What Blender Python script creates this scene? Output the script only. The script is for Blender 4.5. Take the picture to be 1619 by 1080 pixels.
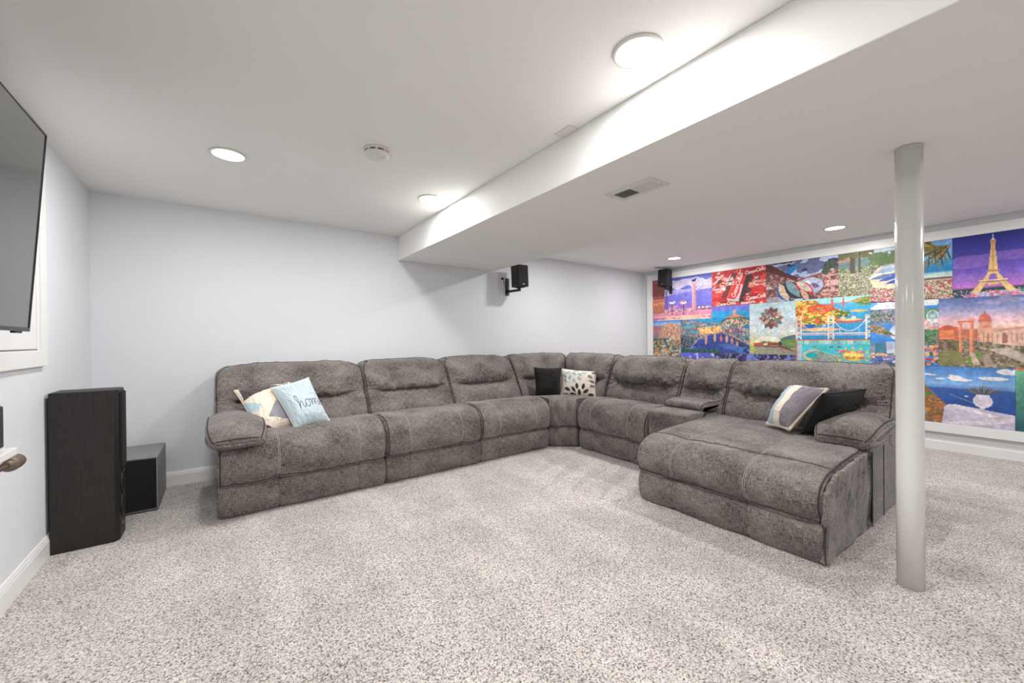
import bpy, bmesh, math, random
import numpy as np
from mathutils import Vector, Matrix, noise

for o in list(bpy.data.objects):
    bpy.data.objects.remove(o, do_unlink=True)
scene = bpy.context.scene
COL = scene.collection
R = math.radians

# ------------------------------------------------------------------ camera
XL, YB, XR, YR, H = -0.7835, 4.2593, 5.9465, -3.2, 2.3   # left wall, back wall, mural wall, rear wall, ceiling
BX0, BX1, BZ = 1.5703, 2.8137, 2.0392                     # ceiling beam
cd = bpy.data.cameras.new('camera')
cd.sensor_width = 36.0
cd.lens = 632.4 / 1619.0 * 36.0
cd.clip_start = 0.05
cam = bpy.data.objects.new('camera', cd)
COL.objects.link(cam)
yaw, pit, rol = 0.6292, -0.0042, -0.0089
fw = Vector((math.sin(yaw) * math.cos(pit), math.cos(yaw) * math.cos(pit), math.sin(pit)))
r0 = Vector((math.cos(yaw), -math.sin(yaw), 0)); u0 = r0.cross(fw)
rr = r0 * math.cos(rol) + u0 * math.sin(rol); uu = -r0 * math.sin(rol) + u0 * math.cos(rol)
cam.matrix_world = Matrix(((rr.x, uu.x, -fw.x, 0), (rr.y, uu.y, -fw.y, 0), (rr.z, uu.z, -fw.z, 1.1626), (0, 0, 0, 1)))
scene.camera = cam

# ------------------------------------------------------------------ world, exposure, lamps
w = bpy.data.worlds.new('world'); scene.world = w
w.use_nodes = True
w.node_tree.nodes['Background'].inputs[0].default_value = (0.75, 0.8, 0.9, 1)
w.node_tree.nodes['Background'].inputs[1].default_value = 0.3
vs = scene.view_settings
vs.view_transform = 'Standard'; vs.look = 'None'; vs.gamma = 1.0; vs.exposure = 0.24
vs.use_curve_mapping = False
LAMP_POWER = 13.0
LAMP_COLOR = (1.0, 0.985, 0.97)

# ------------------------------------------------------------------ helpers
def lin(c):
    out = []
    for v in c[:3]:
        v /= 255.0
        out.append(v / 12.92 if v <= 0.04045 else ((v + 0.055) / 1.055) ** 2.4)
    return tuple(out) + (1.0,)

def link(o, parent=None):
    COL.objects.link(o)
    if parent: o.parent = parent
    return o

def tag(o, label=None, cat=None, group=None, kind=None):
    if label: o['label'] = label
    if cat: o['category'] = cat
    if group: o['group'] = group
    if kind: o['kind'] = kind
    return o

def empty(name, loc, label, cat, group=None):
    o = bpy.data.objects.new(name, None)
    o.empty_display_size = 0.1
    o.location = loc
    return tag(link(o), label, cat, group)

def mesh_obj(name, verts, faces, mat, parent=None, smooth=False):
    me = bpy.data.meshes.new(name)
    me.from_pydata([tuple(v) for v in verts], [], faces)
    me.update()
    if smooth: me.polygons.foreach_set('use_smooth', [True] * len(me.polygons))
    if mat: me.materials.append(mat)
    o = link(bpy.data.objects.new(name, me), parent)
    if parent: o.matrix_parent_inverse = Matrix.Translation(-parent_origin(parent))
    return o

def parent_origin(p):
    v = Vector(p.location)
    q = p
    if q.parent:              # parts of a thing sit at the thing's origin
        pass
    return v if p.type == 'EMPTY' else Vector((0, 0, 0))

def bm_obj(name, bm, mat, parent=None, smooth=False):
    me = bpy.data.meshes.new(name)
    bm.normal_update(); bm.to_mesh(me); bm.free()
    if smooth: me.polygons.foreach_set('use_smooth', [True] * len(me.polygons))
    if isinstance(mat, (list, tuple)):
        for m in mat: me.materials.append(m)
    elif mat: me.materials.append(mat)
    o = link(bpy.data.objects.new(name, me), parent)
    if parent: o.matrix_parent_inverse = Matrix.Translation(-parent_origin(parent))
    return o

def bx(bm, x0, x1, y0, y1, z0, z1, bev=0.0, seg=2, rot=None, piv=None):
    r = bmesh.ops.create_cube(bm, size=1.0)
    vs_ = r['verts']
    for v in vs_:
        v.co = Vector(((x0 + x1) / 2 + v.co.x * (x1 - x0), (y0 + y1) / 2 + v.co.y * (y1 - y0), (z0 + z1) / 2 + v.co.z * (z1 - z0)))
    if bev > 0:
        es = list({e for v in vs_ for e in v.link_edges})
        rb = bmesh.ops.bevel(bm, geom=es, offset=bev, segments=seg, affect='EDGES', profile=0.5)
        vs_ = list({v for f in rb['faces'] for v in f.verts} | {v for v in vs_ if v.is_valid})
    if rot is not None:
        bmesh.ops.rotate(bm, verts=vs_, cent=piv, matrix=rot)
    return vs_

def box(name, x0, x1, y0, y1, z0, z1, mat, parent=None, bev=0.0, seg=2, rot=None, piv=None):
    bm = bmesh.new(); bx(bm, x0, x1, y0, y1, z0, z1, bev, seg, rot, piv)
    return bm_obj(name, bm, mat, parent)

def lathe(name, prof, center, mat, parent=None, n=48, axis='z', closed=False):
    V, F = [], []
    for (r_, h_) in prof:
        for k in range(n):
            a = 2 * math.pi * k / n
            p = (r_ * math.cos(a), r_ * math.sin(a), h_)
            if axis == 'y': p = (p[0], p[2], p[1])
            V.append((center[0] + p[0], center[1] + p[1], center[2] + p[2]))
    m = len(prof)
    for i in range(m if closed else m - 1):
        j = (i + 1) % m
        for k in range(n):
            k2 = (k + 1) % n
            F.append((i * n + k, i * n + k2, j * n + k2, j * n + k))
    if not closed:
        F.append(tuple(range(n))[::-1]); F.append(tuple((m - 1) * n + k for k in range(n)))
    bm = bmesh.new()
    vv = [bm.verts.new(v) for v in V]
    for f in F: bm.faces.new([vv[i] for i in f])
    bmesh.ops.recalc_face_normals(bm, faces=bm.faces)
    o = bm_obj(name, bm, mat, parent)
    for p in o.data.polygons: p.use_smooth = len(p.vertices) == 4
    return o

def tube_data(pts, rad, n=8, closed=False):
    P = [Vector(p) for p in pts]
    V, F = [], []
    m = len(P)
    up = None
    for i in range(m):
        a = P[(i - 1) % m] if (closed or i > 0) else P[i]
        b = P[(i + 1) % m] if (closed or i < m - 1) else P[i]
        t = (b - a)
        if t.length < 1e-9: t = Vector((0, 0, 1))
        t.normalize()
        if up is None:
            up = Vector((0, 0, 1)) if abs(t.z) < 0.9 else Vector((1, 0, 0))
        s = t.cross(up)
        if s.length < 1e-6: s = t.orthogonal()
        s.normalize(); up = s.cross(t).normalized()
        r_ = rad[i] if isinstance(rad, (list, tuple)) else rad
        for k in range(n):
            an = 2 * math.pi * k / n
            V.append(P[i] + (s * math.cos(an) + up * math.sin(an)) * r_)
    for i in range(m if closed else m - 1):
        j = (i + 1) % m
        for k in range(n):
            k2 = (k + 1) % n
            F.append((i * n + k, i * n + k2, j * n + k2, j * n + k))
    if not closed:
        F.append(tuple(range(n))); F.append(tuple((m - 1) * n + k for k in range(n))[::-1])
    return V, F

def tubes(name, paths, rad, mat, parent, n=8):
    V, F = [], []
    for p in paths:
        v, f = tube_data(p, rad, n)
        o = len(V); V += v; F += [tuple(i + o for i in q) for q in f]
    return mesh_obj(name, V, F, mat, parent, smooth=True)

def fast_grid(name, P, mat, parent=None, colors=None, uv=None, caps=False, smooth=True, extra=None):
    """P: (ny,nx,3) array of points -> quad grid; colors (ny,nx,3) linear; caps closes the first and last row"""
    ny, nx = P.shape[:2]
    V = P.reshape(-1, 3)
    idx = np.arange(ny * nx).reshape(ny, nx)
    q = np.stack([idx[:-1, :-1], idx[:-1, 1:], idx[1:, 1:], idx[1:, :-1]], -1).reshape(-1, 4)
    faces_n = [q.reshape(-1)]; sizes = [np.full(len(q), 4)]
    if caps:
        for row in (idx[0], idx[-1][::-1]):
            row = row[:-1] if np.allclose(P[0, 0], P[0, -1]) else row
            faces_n.append(row); sizes.append(np.array([len(row)]))
    if extra is not None:
        EV, EF = extra
        base = len(V); V = np.vstack([V, np.array(EV)])
        for f in EF:
            g = np.array([i if i >= 0 else base - i - 1 for i in f])
            faces_n.append(g); sizes.append(np.array([len(g)]))
    loops = np.concatenate(faces_n).astype(np.int32); sz = np.concatenate(sizes).astype(np.int32)
    me = bpy.data.meshes.new(name)
    me.vertices.add(len(V)); me.vertices.foreach_set('co', V.astype(np.float32).ravel())
    me.loops.add(len(loops)); me.loops.foreach_set('vertex_index', loops)
    me.polygons.add(len(sz))
    st = np.concatenate([[0], np.cumsum(sz)[:-1]]).astype(np.int32)
    me.polygons.foreach_set('loop_start', st); me.polygons.foreach_set('loop_total', sz)
    sm = np.full(len(sz), smooth)
    sm[len(q):] = False
    me.polygons.foreach_set('use_smooth', sm)
    if colors is not None:
        a = me.color_attributes.new('paint', 'FLOAT_COLOR', 'POINT')
        c = np.ones((len(V), 4), np.float32); c[:ny * nx, :3] = colors.reshape(-1, 3)
        if len(V) > ny * nx: c[ny * nx:, :3] = 0.3
        a.data.foreach_set('color', c.ravel())
    if uv is not None:
        l = me.uv_layers.new(name='UVMap')
        u = np.zeros((len(V), 2), np.float32); u[:ny * nx] = uv.reshape(-1, 2)
        lu = u[loops]; k0 = len(q) * 4                      # end caps are mapped flat
        lu[k0:, 0] = V[loops[k0:], 0] + V[loops[k0:], 1]; lu[k0:, 1] = V[loops[k0:], 2]
        l.data.foreach_set('uv', lu.astype(np.float32).ravel())
    me.update(); me.validate()
    if mat: me.materials.append(mat)
    o = link(bpy.data.objects.new(name, me), parent)
    if parent: o.matrix_parent_inverse = Matrix.Translation(-parent_origin(parent))
    return o

# ------------------------------------------------------------------ materials
def new_mat(name):
    m = bpy.data.materials.new(name); m.use_nodes = True
    nt = m.node_tree; b = nt.nodes['Principled BSDF']
    return m, nt, b

def node(nt, kind, **kw):
    n = nt.nodes.new(kind)
    for k, v in kw.items():
        if k in n.inputs.keys(): n.inputs[k].default_value = v
        else: setattr(n, k, v)
    return n

def simple(name, rgb, rough=0.5, metal=0.0, spec=0.5, bump=0.0, bscale=200.0, var=0.06, vscale=3.0, coat=0.0):
    m, nt, b = new_mat(name)
    tc = node(nt, 'ShaderNodeTexCoord')
    nz = node(nt, 'ShaderNodeTexNoise'); nz.inputs['Scale'].default_value = vscale; nz.inputs['Detail'].default_value = 3
    nt.links.new(tc.outputs['Object'], nz.inputs['Vector'])
    mx = node(nt, 'ShaderNodeMix', data_type='RGBA')
    c = lin(rgb)
    mx.inputs[6].default_value = tuple(v * (1 - var) for v in c[:3]) + (1,)
    mx.inputs[7].default_value = tuple(min(1, v * (1 + var)) for v in c[:3]) + (1,)
    nt.links.new(nz.outputs['Fac'], mx.inputs[0]); nt.links.new(mx.outputs[2], b.inputs['Base Color'])
    b.inputs['Roughness'].default_value = rough; b.inputs['Metallic'].default_value = metal
    b.inputs['Specular IOR Level'].default_value = spec
    b.inputs['Coat Weight'].default_value = coat
    if bump > 0:
        n2 = node(nt, 'ShaderNodeTexNoise'); n2.inputs['Scale'].default_value = bscale; n2.inputs['Detail'].default_value = 2
        nt.links.new(tc.outputs['Object'], n2.inputs['Vector'])
        bp = node(nt, 'ShaderNodeBump'); bp.inputs['Strength'].default_value = bump; bp.inputs['Distance'].default_value = 0.002
        nt.links.new(n2.outputs['Fac'], bp.inputs['Height']); nt.links.new(bp.outputs['Normal'], b.inputs['Normal'])
    return m

M = {}
M['wall'] = simple('wall_paint', (228, 231, 235), 0.75, bump=0.12, bscale=350, var=0.01)
M['ceiling'] = simple('ceiling_paint', (243, 242, 239), 0.85, bump=0.1, bscale=300, var=0.01)
M['trim'] = simple('white_trim', (240, 240, 238), 0.35, var=0.01)
M['gloss'] = simple('white_gloss', (226, 225, 220), 0.18, var=0.012, vscale=8, bump=0.05, bscale=60)
M['plastic_white'] = simple('white_plastic', (226, 224, 219), 0.4, var=0.01)
M['dark'] = simple('dark_void', (22, 20, 19), 0.8)
M['black_fabric_grille'] = simple('speaker_cloth', (24, 21, 21), 0.9, bump=0.5, bscale=900, var=0.25, vscale=400)
M['black_plastic'] = simple('black_plastic', (26, 24, 24), 0.42, var=0.1, vscale=30)
M['silver'] = simple('silver_metal', (150, 150, 152), 0.3, metal=0.8)
M['sub_grey'] = simple('grey_vinyl', (128, 127, 127), 0.45, var=0.05, vscale=20)
M['bronze'] = simple('hammered_bronze', (120, 106, 94), 0.45, metal=0.5, bump=0.8, bscale=90, var=0.3, vscale=60)
M['thread'] = simple('stitch_thread', (196, 189, 183), 0.8)
M['piping'] = simple('welt_fabric', (62, 56, 54), 0.9, bump=0.3, bscale=500, var=0.3, vscale=80)
M['backing'] = simple('backing_board', (70, 66, 62), 0.8)

def wood_dark():
    m, nt, b = new_mat('black_ash_veneer')
    tc = node(nt, 'ShaderNodeTexCoord'); mp = node(nt, 'ShaderNodeMapping'); mp.inputs['Scale'].default_value = (60, 60, 3)
    nz = node(nt, 'ShaderNodeTexNoise'); nz.inputs['Scale'].default_value = 5; nz.inputs['Detail'].default_value = 6
    nt.links.new(tc.outputs['Object'], mp.inputs[0]); nt.links.new(mp.outputs[0], nz.inputs[0])
    cr = node(nt, 'ShaderNodeValToRGB')
    cr.color_ramp.elements[0].position = 0.35; cr.color_ramp.elements[0].color = lin((18, 15, 14))
    cr.color_ramp.elements[1].position = 0.7; cr.color_ramp.elements[1].color = lin((40, 34, 31))
    nt.links.new(nz.outputs['Fac'], cr.inputs[0]); nt.links.new(cr.outputs[0], b.inputs['Base Color'])
    b.inputs['Roughness'].default_value = 0.5
    bp = node(nt, 'ShaderNodeBump'); bp.inputs['Strength'].default_value = 0.2; bp.inputs['Distance'].default_value = 0.001
    nt.links.new(nz.outputs['Fac'], bp.inputs['Height']); nt.links.new(bp.outputs['Normal'], b.inputs['Normal'])
    return m
M['ash'] = wood_dark()

def sofa_fabric(name='chenille', dark=(54, 48, 46), light=(154, 146, 141)):
    m, nt, b = new_mat(name)
    uv = node(nt, 'ShaderNodeUVMap'); uv.uv_map = 'UVMap'
    outs = []
    for sc in ((28, 260, 1), (260, 28, 1)):
        mp = node(nt, 'ShaderNodeMapping'); mp.inputs['Scale'].default_value = sc
        nz = node(nt, 'ShaderNodeTexNoise'); nz.inputs['Scale'].default_value = 1.0; nz.inputs['Detail'].default_value = 3; nz.inputs['Roughness'].default_value = 0.7
        nt.links.new(uv.outputs[0], mp.inputs[0]); nt.links.new(mp.outputs[0], nz.inputs[0]); outs.append(nz)
    mb = node(nt, 'ShaderNodeMapping'); mb.inputs['Scale'].default_value = (4, 6, 1)
    nb = node(nt, 'ShaderNodeTexNoise'); nb.inputs['Scale'].default_value = 1.0; nb.inputs['Detail'].default_value = 3; nb.inputs['Roughness'].default_value = 0.5
    nt.links.new(uv.outputs[0], mb.inputs[0]); nt.links.new(mb.outputs[0], nb.inputs[0])
    a1 = node(nt, 'ShaderNodeMath', operation='ADD'); nt.links.new(outs[0].outputs['Fac'], a1.inputs[0]); nt.links.new(outs[1].outputs['Fac'], a1.inputs[1])
    m1 = node(nt, 'ShaderNodeMath', operation='MULTIPLY_ADD'); nt.links.new(a1.outputs[0], m1.inputs[0]); m1.inputs[1].default_value = 0.95
    sc_ = node(nt, 'ShaderNodeMath', operation='MULTIPLY'); nt.links.new(nb.outputs['Fac'], sc_.inputs[0]); sc_.inputs[1].default_value = 0.55
    nt.links.new(sc_.outputs[0], m1.inputs[2])
    mr = node(nt, 'ShaderNodeMapRange'); nt.links.new(m1.outputs[0], mr.inputs[0])
    mr.inputs[1].default_value = 1.0; mr.inputs[2].default_value = 1.46
    mx = node(nt, 'ShaderNodeMix', data_type='RGBA'); nt.links.new(mr.outputs[0], mx.inputs[0])
    mx.inputs[6].default_value = lin(dark); mx.inputs[7].default_value = lin(light)
    nt.links.new(mx.outputs[2], b.inputs['Base Color'])
    b.inputs['Roughness'].default_value = 0.95; b.inputs['Specular IOR Level'].default_value = 0.15
    b.inputs['Sheen Weight'].default_value = 0.35; b.inputs['Sheen Roughness'].default_value = 0.4
    bp = node(nt, 'ShaderNodeBump'); bp.inputs['Strength'].default_value = 0.5; bp.inputs['Distance'].default_value = 0.002
    nt.links.new(a1.outputs[0], bp.inputs['Height'])
    wr = node(nt, 'ShaderNodeMapping'); wr.inputs['Scale'].default_value = (16, 7, 1)
    nw = node(nt, 'ShaderNodeTexNoise'); nw.inputs['Scale'].default_value = 1.0; nw.inputs['Detail'].default_value = 2; nw.inputs['Distortion'].default_value = 0.6
    nt.links.new(uv.outputs[0], wr.inputs[0]); nt.links.new(wr.outputs[0], nw.inputs[0])
    b2 = node(nt, 'ShaderNodeBump'); b2.inputs['Strength'].default_value = 0.35; b2.inputs['Distance'].default_value = 0.012
    nt.links.new(nw.outputs['Fac'], b2.inputs['Height']); nt.links.new(bp.outputs['Normal'], b2.inputs['Normal'])
    nt.links.new(b2.outputs['Normal'], b.inputs['Normal'])
    return m
M['sofa'] = sofa_fabric()

def painted(name, rough=0.5, bump=0.2, bscale=400, sheen=0.0, jig=False):
    m, nt, b = new_mat(name)
    at = node(nt, 'ShaderNodeVertexColor'); at.layer_name = 'paint'
    nt.links.new(at.outputs['Color'], b.inputs['Base Color'])
    b.inputs['Roughness'].default_value = rough; b.inputs['Sheen Weight'].default_value = sheen
    tc = node(nt, 'ShaderNodeTexCoord')
    if jig:   # interlocking puzzle pieces: a fine square relief
        wv = node(nt, 'ShaderNodeTexVoronoi'); wv.feature = 'DISTANCE_TO_EDGE'; wv.inputs['Scale'].default_value = 55; wv.inputs['Randomness'].default_value = 0.25
        nt.links.new(tc.outputs['Object'], wv.inputs['Vector'])
        mr = node(nt, 'ShaderNodeMapRange'); nt.links.new(wv.outputs['Distance'], mr.inputs[0]); mr.inputs[2].default_value = 0.08
        h = mr.outputs[0]
    else:
        n2 = node(nt, 'ShaderNodeTexNoise'); n2.inputs['Scale'].default_value = bscale
        nt.links.new(tc.outputs['Object'], n2.inputs['Vector']); h = n2.outputs['Fac']
    bp = node(nt, 'ShaderNodeBump'); bp.inputs['Strength'].default_value = bump; bp.inputs['Distance'].default_value = 0.0015
    nt.links.new(h, bp.inputs['Height']); nt.links.new(bp.outputs['Normal'], b.inputs['Normal'])
    return m
M['print'] = painted('jigsaw_print', 0.55, 0.35, jig=True)
M['cushion'] = painted('printed_cotton', 0.9, 0.35, 700, 0.2)
M['black_cotton'] = simple('black_cotton', (24, 24, 23), 0.92, bump=0.4, bscale=500, var=0.25, vscale=40)

def emit(name, rgb, strength):
    m = bpy.data.materials.new(name); m.use_nodes = True
    nt = m.node_tree; nt.nodes.clear()
    e = nt.nodes.new('ShaderNodeEmission'); e.inputs[0].default_value = tuple(rgb) + (1,); e.inputs[1].default_value = strength
    o = nt.nodes.new('ShaderNodeOutputMaterial'); nt.links.new(e.outputs[0], o.inputs[0])
    return m
M['lamp'] = emit('lit_diffuser', LAMP_COLOR, 6.0)

def carpet_mat():
    m, nt, b = new_mat('carpet_pile')
    tc = node(nt, 'ShaderNodeTexCoord')
    v = node(nt, 'ShaderNodeTexVoronoi'); v.inputs['Scale'].default_value = 175
    n1 = node(nt, 'ShaderNodeTexNoise'); n1.inputs['Scale'].default_value = 130; n1.inputs['Detail'].default_value = 3; n1.inputs['Roughness'].default_value = 0.65
    n2 = node(nt, 'ShaderNodeTexNoise'); n2.inputs['Scale'].default_value = 2.6; n2.inputs['Detail'].default_value = 5; n2.inputs['Roughness'].default_value = 0.62
    for n in (v, n1, n2): nt.links.new(tc.outputs['Object'], n.inputs['Vector'])
    sp = node(nt, 'ShaderNodeSeparateColor'); nt.links.new(v.outputs['Color'], sp.inputs[0])
    av = node(nt, 'ShaderNodeMath', operation='MULTIPLY_ADD'); nt.links.new(sp.outputs[0], av.inputs[0]); av.inputs[1].default_value = 0.34
    nt.links.new(n1.outputs['Fac'], av.inputs[2])
    cr = node(nt, 'ShaderNodeValToRGB'); nt.links.new(av.outputs[0], cr.inputs[0])
    e = cr.color_ramp.elements
    e[0].position = 0.46; e[0].color = lin((92, 83, 78)); e[1].position = 0.86; e[1].color = lin((232, 226, 221))
    k = cr.color_ramp.elements.new(0.60); k.color = lin((184, 176, 171))
    # vacuum tracks: slanting bands where the nap lies the other way
    mp = node(nt, 'ShaderNodeMapping'); mp.inputs['Rotation'].default_value = (0, 0, R(28)); mp.inputs['Scale'].default_value = (3.4, 0.55, 1)
    nt.links.new(tc.outputs['Object'], mp.inputs[0])
    n3 = node(nt, 'ShaderNodeTexNoise'); n3.inputs['Scale'].default_value = 1.0; n3.inputs['Detail'].default_value = 2; n3.inputs['Distortion'].default_value = 0.4
    nt.links.new(mp.outputs[0], n3.inputs['Vector'])
    mr3 = node(nt, 'ShaderNodeMapRange'); nt.links.new(n3.outputs['Fac'], mr3.inputs[0]); mr3.inputs[1].default_value = 0.47; mr3.inputs[2].default_value = 0.56
    ad = node(nt, 'ShaderNodeMath', operation='MULTIPLY_ADD'); nt.links.new(mr3.outputs[0], ad.inputs[0]); ad.inputs[1].default_value = 0.15
    nt.links.new(n2.outputs['Fac'], ad.inputs[2])
    # fan of wedge shaped vacuum strokes running into the sofa corner
    mq = node(nt, 'ShaderNodeMapping'); mq.vector_type = 'TEXTURE'; mq.inputs['Location'].default_value = (2.50, 2.22, 0); mq.inputs['Rotation'].default_value = (0, 0, R(27))
    nt.links.new(tc.outputs['Object'], mq.inputs[0])
    sx = node(nt, 'ShaderNodeSeparateXYZ'); nt.links.new(mq.outputs[0], sx.inputs[0])
    wob = node(nt, 'ShaderNodeMath', operation='MULTIPLY_ADD'); nt.links.new(n2.outputs['Fac'], wob.inputs[0]); wob.inputs[1].default_value = 0.12; nt.links.new(sx.outputs['Y'], wob.inputs[2])
    fy = node(nt, 'ShaderNodeMath', operation='MULTIPLY'); nt.links.new(wob.outputs[0], fy.inputs[0]); fy.inputs[1].default_value = 4.6
    fr = node(nt, 'ShaderNodeMath', operation='FRACT'); nt.links.new(fy.outputs[0], fr.inputs[0])
    th = node(nt, 'ShaderNodeMath', operation='MULTIPLY_ADD'); nt.links.new(sx.outputs['X'], th.inputs[0]); th.inputs[1].default_value = 0.75; nt.links.new(fr.outputs[0], th.inputs[2])
    st = node(nt, 'ShaderNodeMapRange'); nt.links.new(th.outputs[0], st.inputs[0]); st.inputs[1].default_value = 0.66; st.inputs[2].default_value = 0.58
    ln = node(nt, 'ShaderNodeVectorMath', operation='LENGTH')
    el = node(nt, 'ShaderNodeVectorMath', operation='MULTIPLY'); nt.links.new(mq.outputs[0], el.inputs[0]); el.inputs[1].default_value = (1.0, 1.0, 0)
    nt.links.new(el.outputs[0], ln.inputs[0])
    mk = node(nt, 'ShaderNodeMapRange'); nt.links.new(ln.outputs['Value'], mk.inputs[0]); mk.inputs[1].default_value = 0.66; mk.inputs[2].default_value = 0.50
    tk = node(nt, 'ShaderNodeMath', operation='MULTIPLY'); nt.links.new(st.outputs[0], tk.inputs[0]); nt.links.new(mk.outputs[0], tk.inputs[1])
    ad2 = node(nt, 'ShaderNodeMath', operation='MULTIPLY_ADD'); nt.links.new(tk.outputs[0], ad2.inputs[0]); ad2.inputs[1].default_value = 0.22; nt.links.new(ad.outputs[0], ad2.inputs[2])
    ad = ad2
    mr = node(nt, 'ShaderNodeMapRange'); nt.links.new(ad.outputs[0], mr.inputs[0]); mr.inputs[1].default_value = 0.35; mr.inputs[2].default_value = 0.85
    mr.inputs[3].default_value = 0.80; mr.inputs[4].default_value = 1.12
    mul = node(nt, 'ShaderNodeMix', data_type='RGBA'); mul.blend_type = 'MULTIPLY'; mul.inputs[0].default_value = 1.0
    nt.links.new(cr.outputs[0], mul.inputs[6]); nt.links.new(mr.outputs[0], mul.inputs[7])
    nt.links.new(mul.outputs[2], b.inputs['Base Color'])
    b.inputs['Roughness'].default_value = 1.0; b.inputs['Specular IOR Level'].default_value = 0.05; b.inputs['Sheen Weight'].default_value = 0.2
    hs = node(nt, 'ShaderNodeMath', operation='ADD'); nt.links.new(v.outputs['Distance'], hs.inputs[0]); nt.links.new(n1.outputs['Fac'], hs.inputs[1])
    bp = node(nt, 'ShaderNodeBump'); bp.inputs['Strength'].default_value = 0.6; bp.inputs['Distance'].default_value = 0.006
    nt.links.new(hs.outputs[0], bp.inputs['Height']); nt.links.new(bp.outputs['Normal'], b.inputs['Normal'])
    return m
M['carpet'] = carpet_mat()

# ------------------------------------------------------------------ the setting
def struct(o): o['kind'] = 'structure'; return o
T = 0.12
struct(box('floor', XL - T, XR + T, YR - T, YB + T, -0.1, 0.0, M['carpet']))
struct(box('ceiling', XL - T, XR + T, YR - T, YB + T, H, H + 0.1, M['ceiling']))
struct(box('wall_left', XL - T, XL, YR, YB, 0, H, M['wall']))
struct(box('wall_back', XL - T, XR + T, YB, YB + T, 0, H, M['wall']))
struct(box('wall_right', XR, XR + T, YR, YB, 0, H, M['wall']))
struct(box('wall_rear', XL - T, XR + T, YR - T, YR, 0, H, M['wall']))
struct(box('ceiling_beam', BX0, BX1, YR, YB, BZ, H, M['ceiling'], bev=0.004, seg=2))

def baseboard(name, a, b, nrm):
    """profiled board from a to b along the wall foot, nrm points into the room"""
    prof = [(0, 0), (0.015, 0), (0.015, 0.085), (0.012, 0.092), (0.012, 0.098), (0.008, 0.106), (0.006, 0.113), (0, 0.115)]
    V, F = [], []
    for p in (a, b):
        for (t, z) in prof: V.append((p[0] + nrm[0] * t, p[1] + nrm[1] * t, z))
    n = len(prof)
    for k in range(n): F.append((k, (k + 1) % n, n + (k + 1) % n, n + k))
    F.append(tuple(range(n))[::-1]); F.append(tuple(range(n, 2 * n)))
    bm = bmesh.new(); vv = [bm.verts.new(v) for v in V]
    for f in F: bm.faces.new([vv[i] for i in f])
    bmesh.ops.recalc_face_normals(bm, faces=bm.faces)
    return struct(bm_obj(name, bm, M['trim']))
baseboard('baseboard_left', (XL, YR), (XL, YB), (1, 0))
baseboard('baseboard_back', (XL, YB), (XR, YB), (0, -1))
baseboard('baseboard_right', (XR, YR), (XR, YB), (-1, 0))
baseboard('baseboard_rear', (XL, YR), (XR, YR), (0, 1))

# white-cased basement window with a closed white panel, half hidden by the television
def window():
    y1, y0, z0, z1, cw = 3.25, 0.9, 1.045, 2.22, 0.085
    bm = bmesh.new()
    bx(bm, XL, XL + 0.022, y1 - cw, y1, z0, z1, 0.003)
    bx(bm, XL, XL + 0.022, y0, y0 + cw, z0, z1, 0.003)
    bx(bm, XL, XL + 0.022, y0 + cw, y1 - cw, z0, z0 + cw, 0.003)
    bx(bm, XL, XL + 0.022, y0 + cw, y1 - cw, z1 - cw, z1, 0.003)
    wn = struct(bm_obj('window_1', bm, M['trim']))
    box('stop_bead', XL, XL + 0.014, y1 - cw - 0.03, y1 - cw, z0 + cw, z1 - cw, M['trim'], wn, 0.003)
    box('closing_panel', XL, XL + 0.008, y0 + cw, y1 - cw - 0.03, z0 + cw + 0.006, z1 - cw, M['trim'], wn, 0.001)
    box('sill_slot', XL, XL + 0.012, y0 + cw, y1 - cw - 0.03, z0 + cw, z0 + cw + 0.006, M['bronze'], wn)
window()

# round steel support column
def column():
    cx, cy, r_ = 2.590, 0.416, 0.0485
    t = empty('support_column', (cx, cy, 0), 'white glossy painted round steel post rising from the carpet beside the chaise', 'column')
    lathe('post', [(r_, 0.0), (r_, 0.5), (r_, 1.2), (r_, BZ - 0.002)], (cx, cy, 0), M['gloss'], t, n=64)
column()

# ------------------------------------------------------------------ recessed lights
def downlight(x, y, label, group=None):
    t = empty('recessed_light', (x, y, H), label, 'ceiling light', group)
    lathe('trim_ring', [(0.098, H - 0.001), (0.097, H - 0.005), (0.090, H - 0.009), (0.083, H - 0.008), (0.080, H - 0.003), (0.080, H - 0.0005)],
          (x, y, 0), M['plastic_white'], t, closed=True)
    lathe('diffuser', [(0.080, H - 0.004), (0.064, H - 0.007), (0.001, H - 0.009)], (x, y, 0), M['lamp'], t)
    ld = bpy.data.lights.new('lamp_glow', 'AREA'); ld.shape = 'DISK'; ld.size = 0.13
    ld.energy = LAMP_POWER; ld.color = LAMP_COLOR
    lo = link(bpy.data.objects.new('lamp_glow', ld), t)
    lo.location = (0, 0, -0.014)
    return t
downlight(0.047, 2.965, 'round recessed ceiling light nearest the television wall, alone left of the smoke detector')
downlight(1.368, 2.975, 'recessed ceiling light by the beam near the back wall, lighting its face')
downlight(1.345, 0.985, 'large bright recessed ceiling light nearest the camera, close beside the beam')
downlight(5.178, 1.386, 'recessed ceiling light before the picture mural, nearer the white post')
downlight(5.200, 3.224, 'recessed ceiling light in the far corner above the wall speaker at the mural')
for x, y, lb in ((0.047, 0.985, 'recessed ceiling light above the television behind the frame edge'),
                 (0.047, -1.4, 'recessed ceiling light behind the viewer on the television side'),
                 (1.345, -1.4, 'recessed ceiling light behind the viewer beside the beam'),
                 (5.178, -0.45, 'recessed ceiling light past the right end of the mural'),
                 (3.450, 3.220, 'recessed ceiling light hidden by the beam above the sofa corner'),
                 (3.450, 1.390, 'recessed ceiling light hidden by the beam above the chaise back'),
                 (3.450, -0.45, 'recessed ceiling light right of the beam beyond the frame edge')):
    downlight(x, y, lb)

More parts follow.
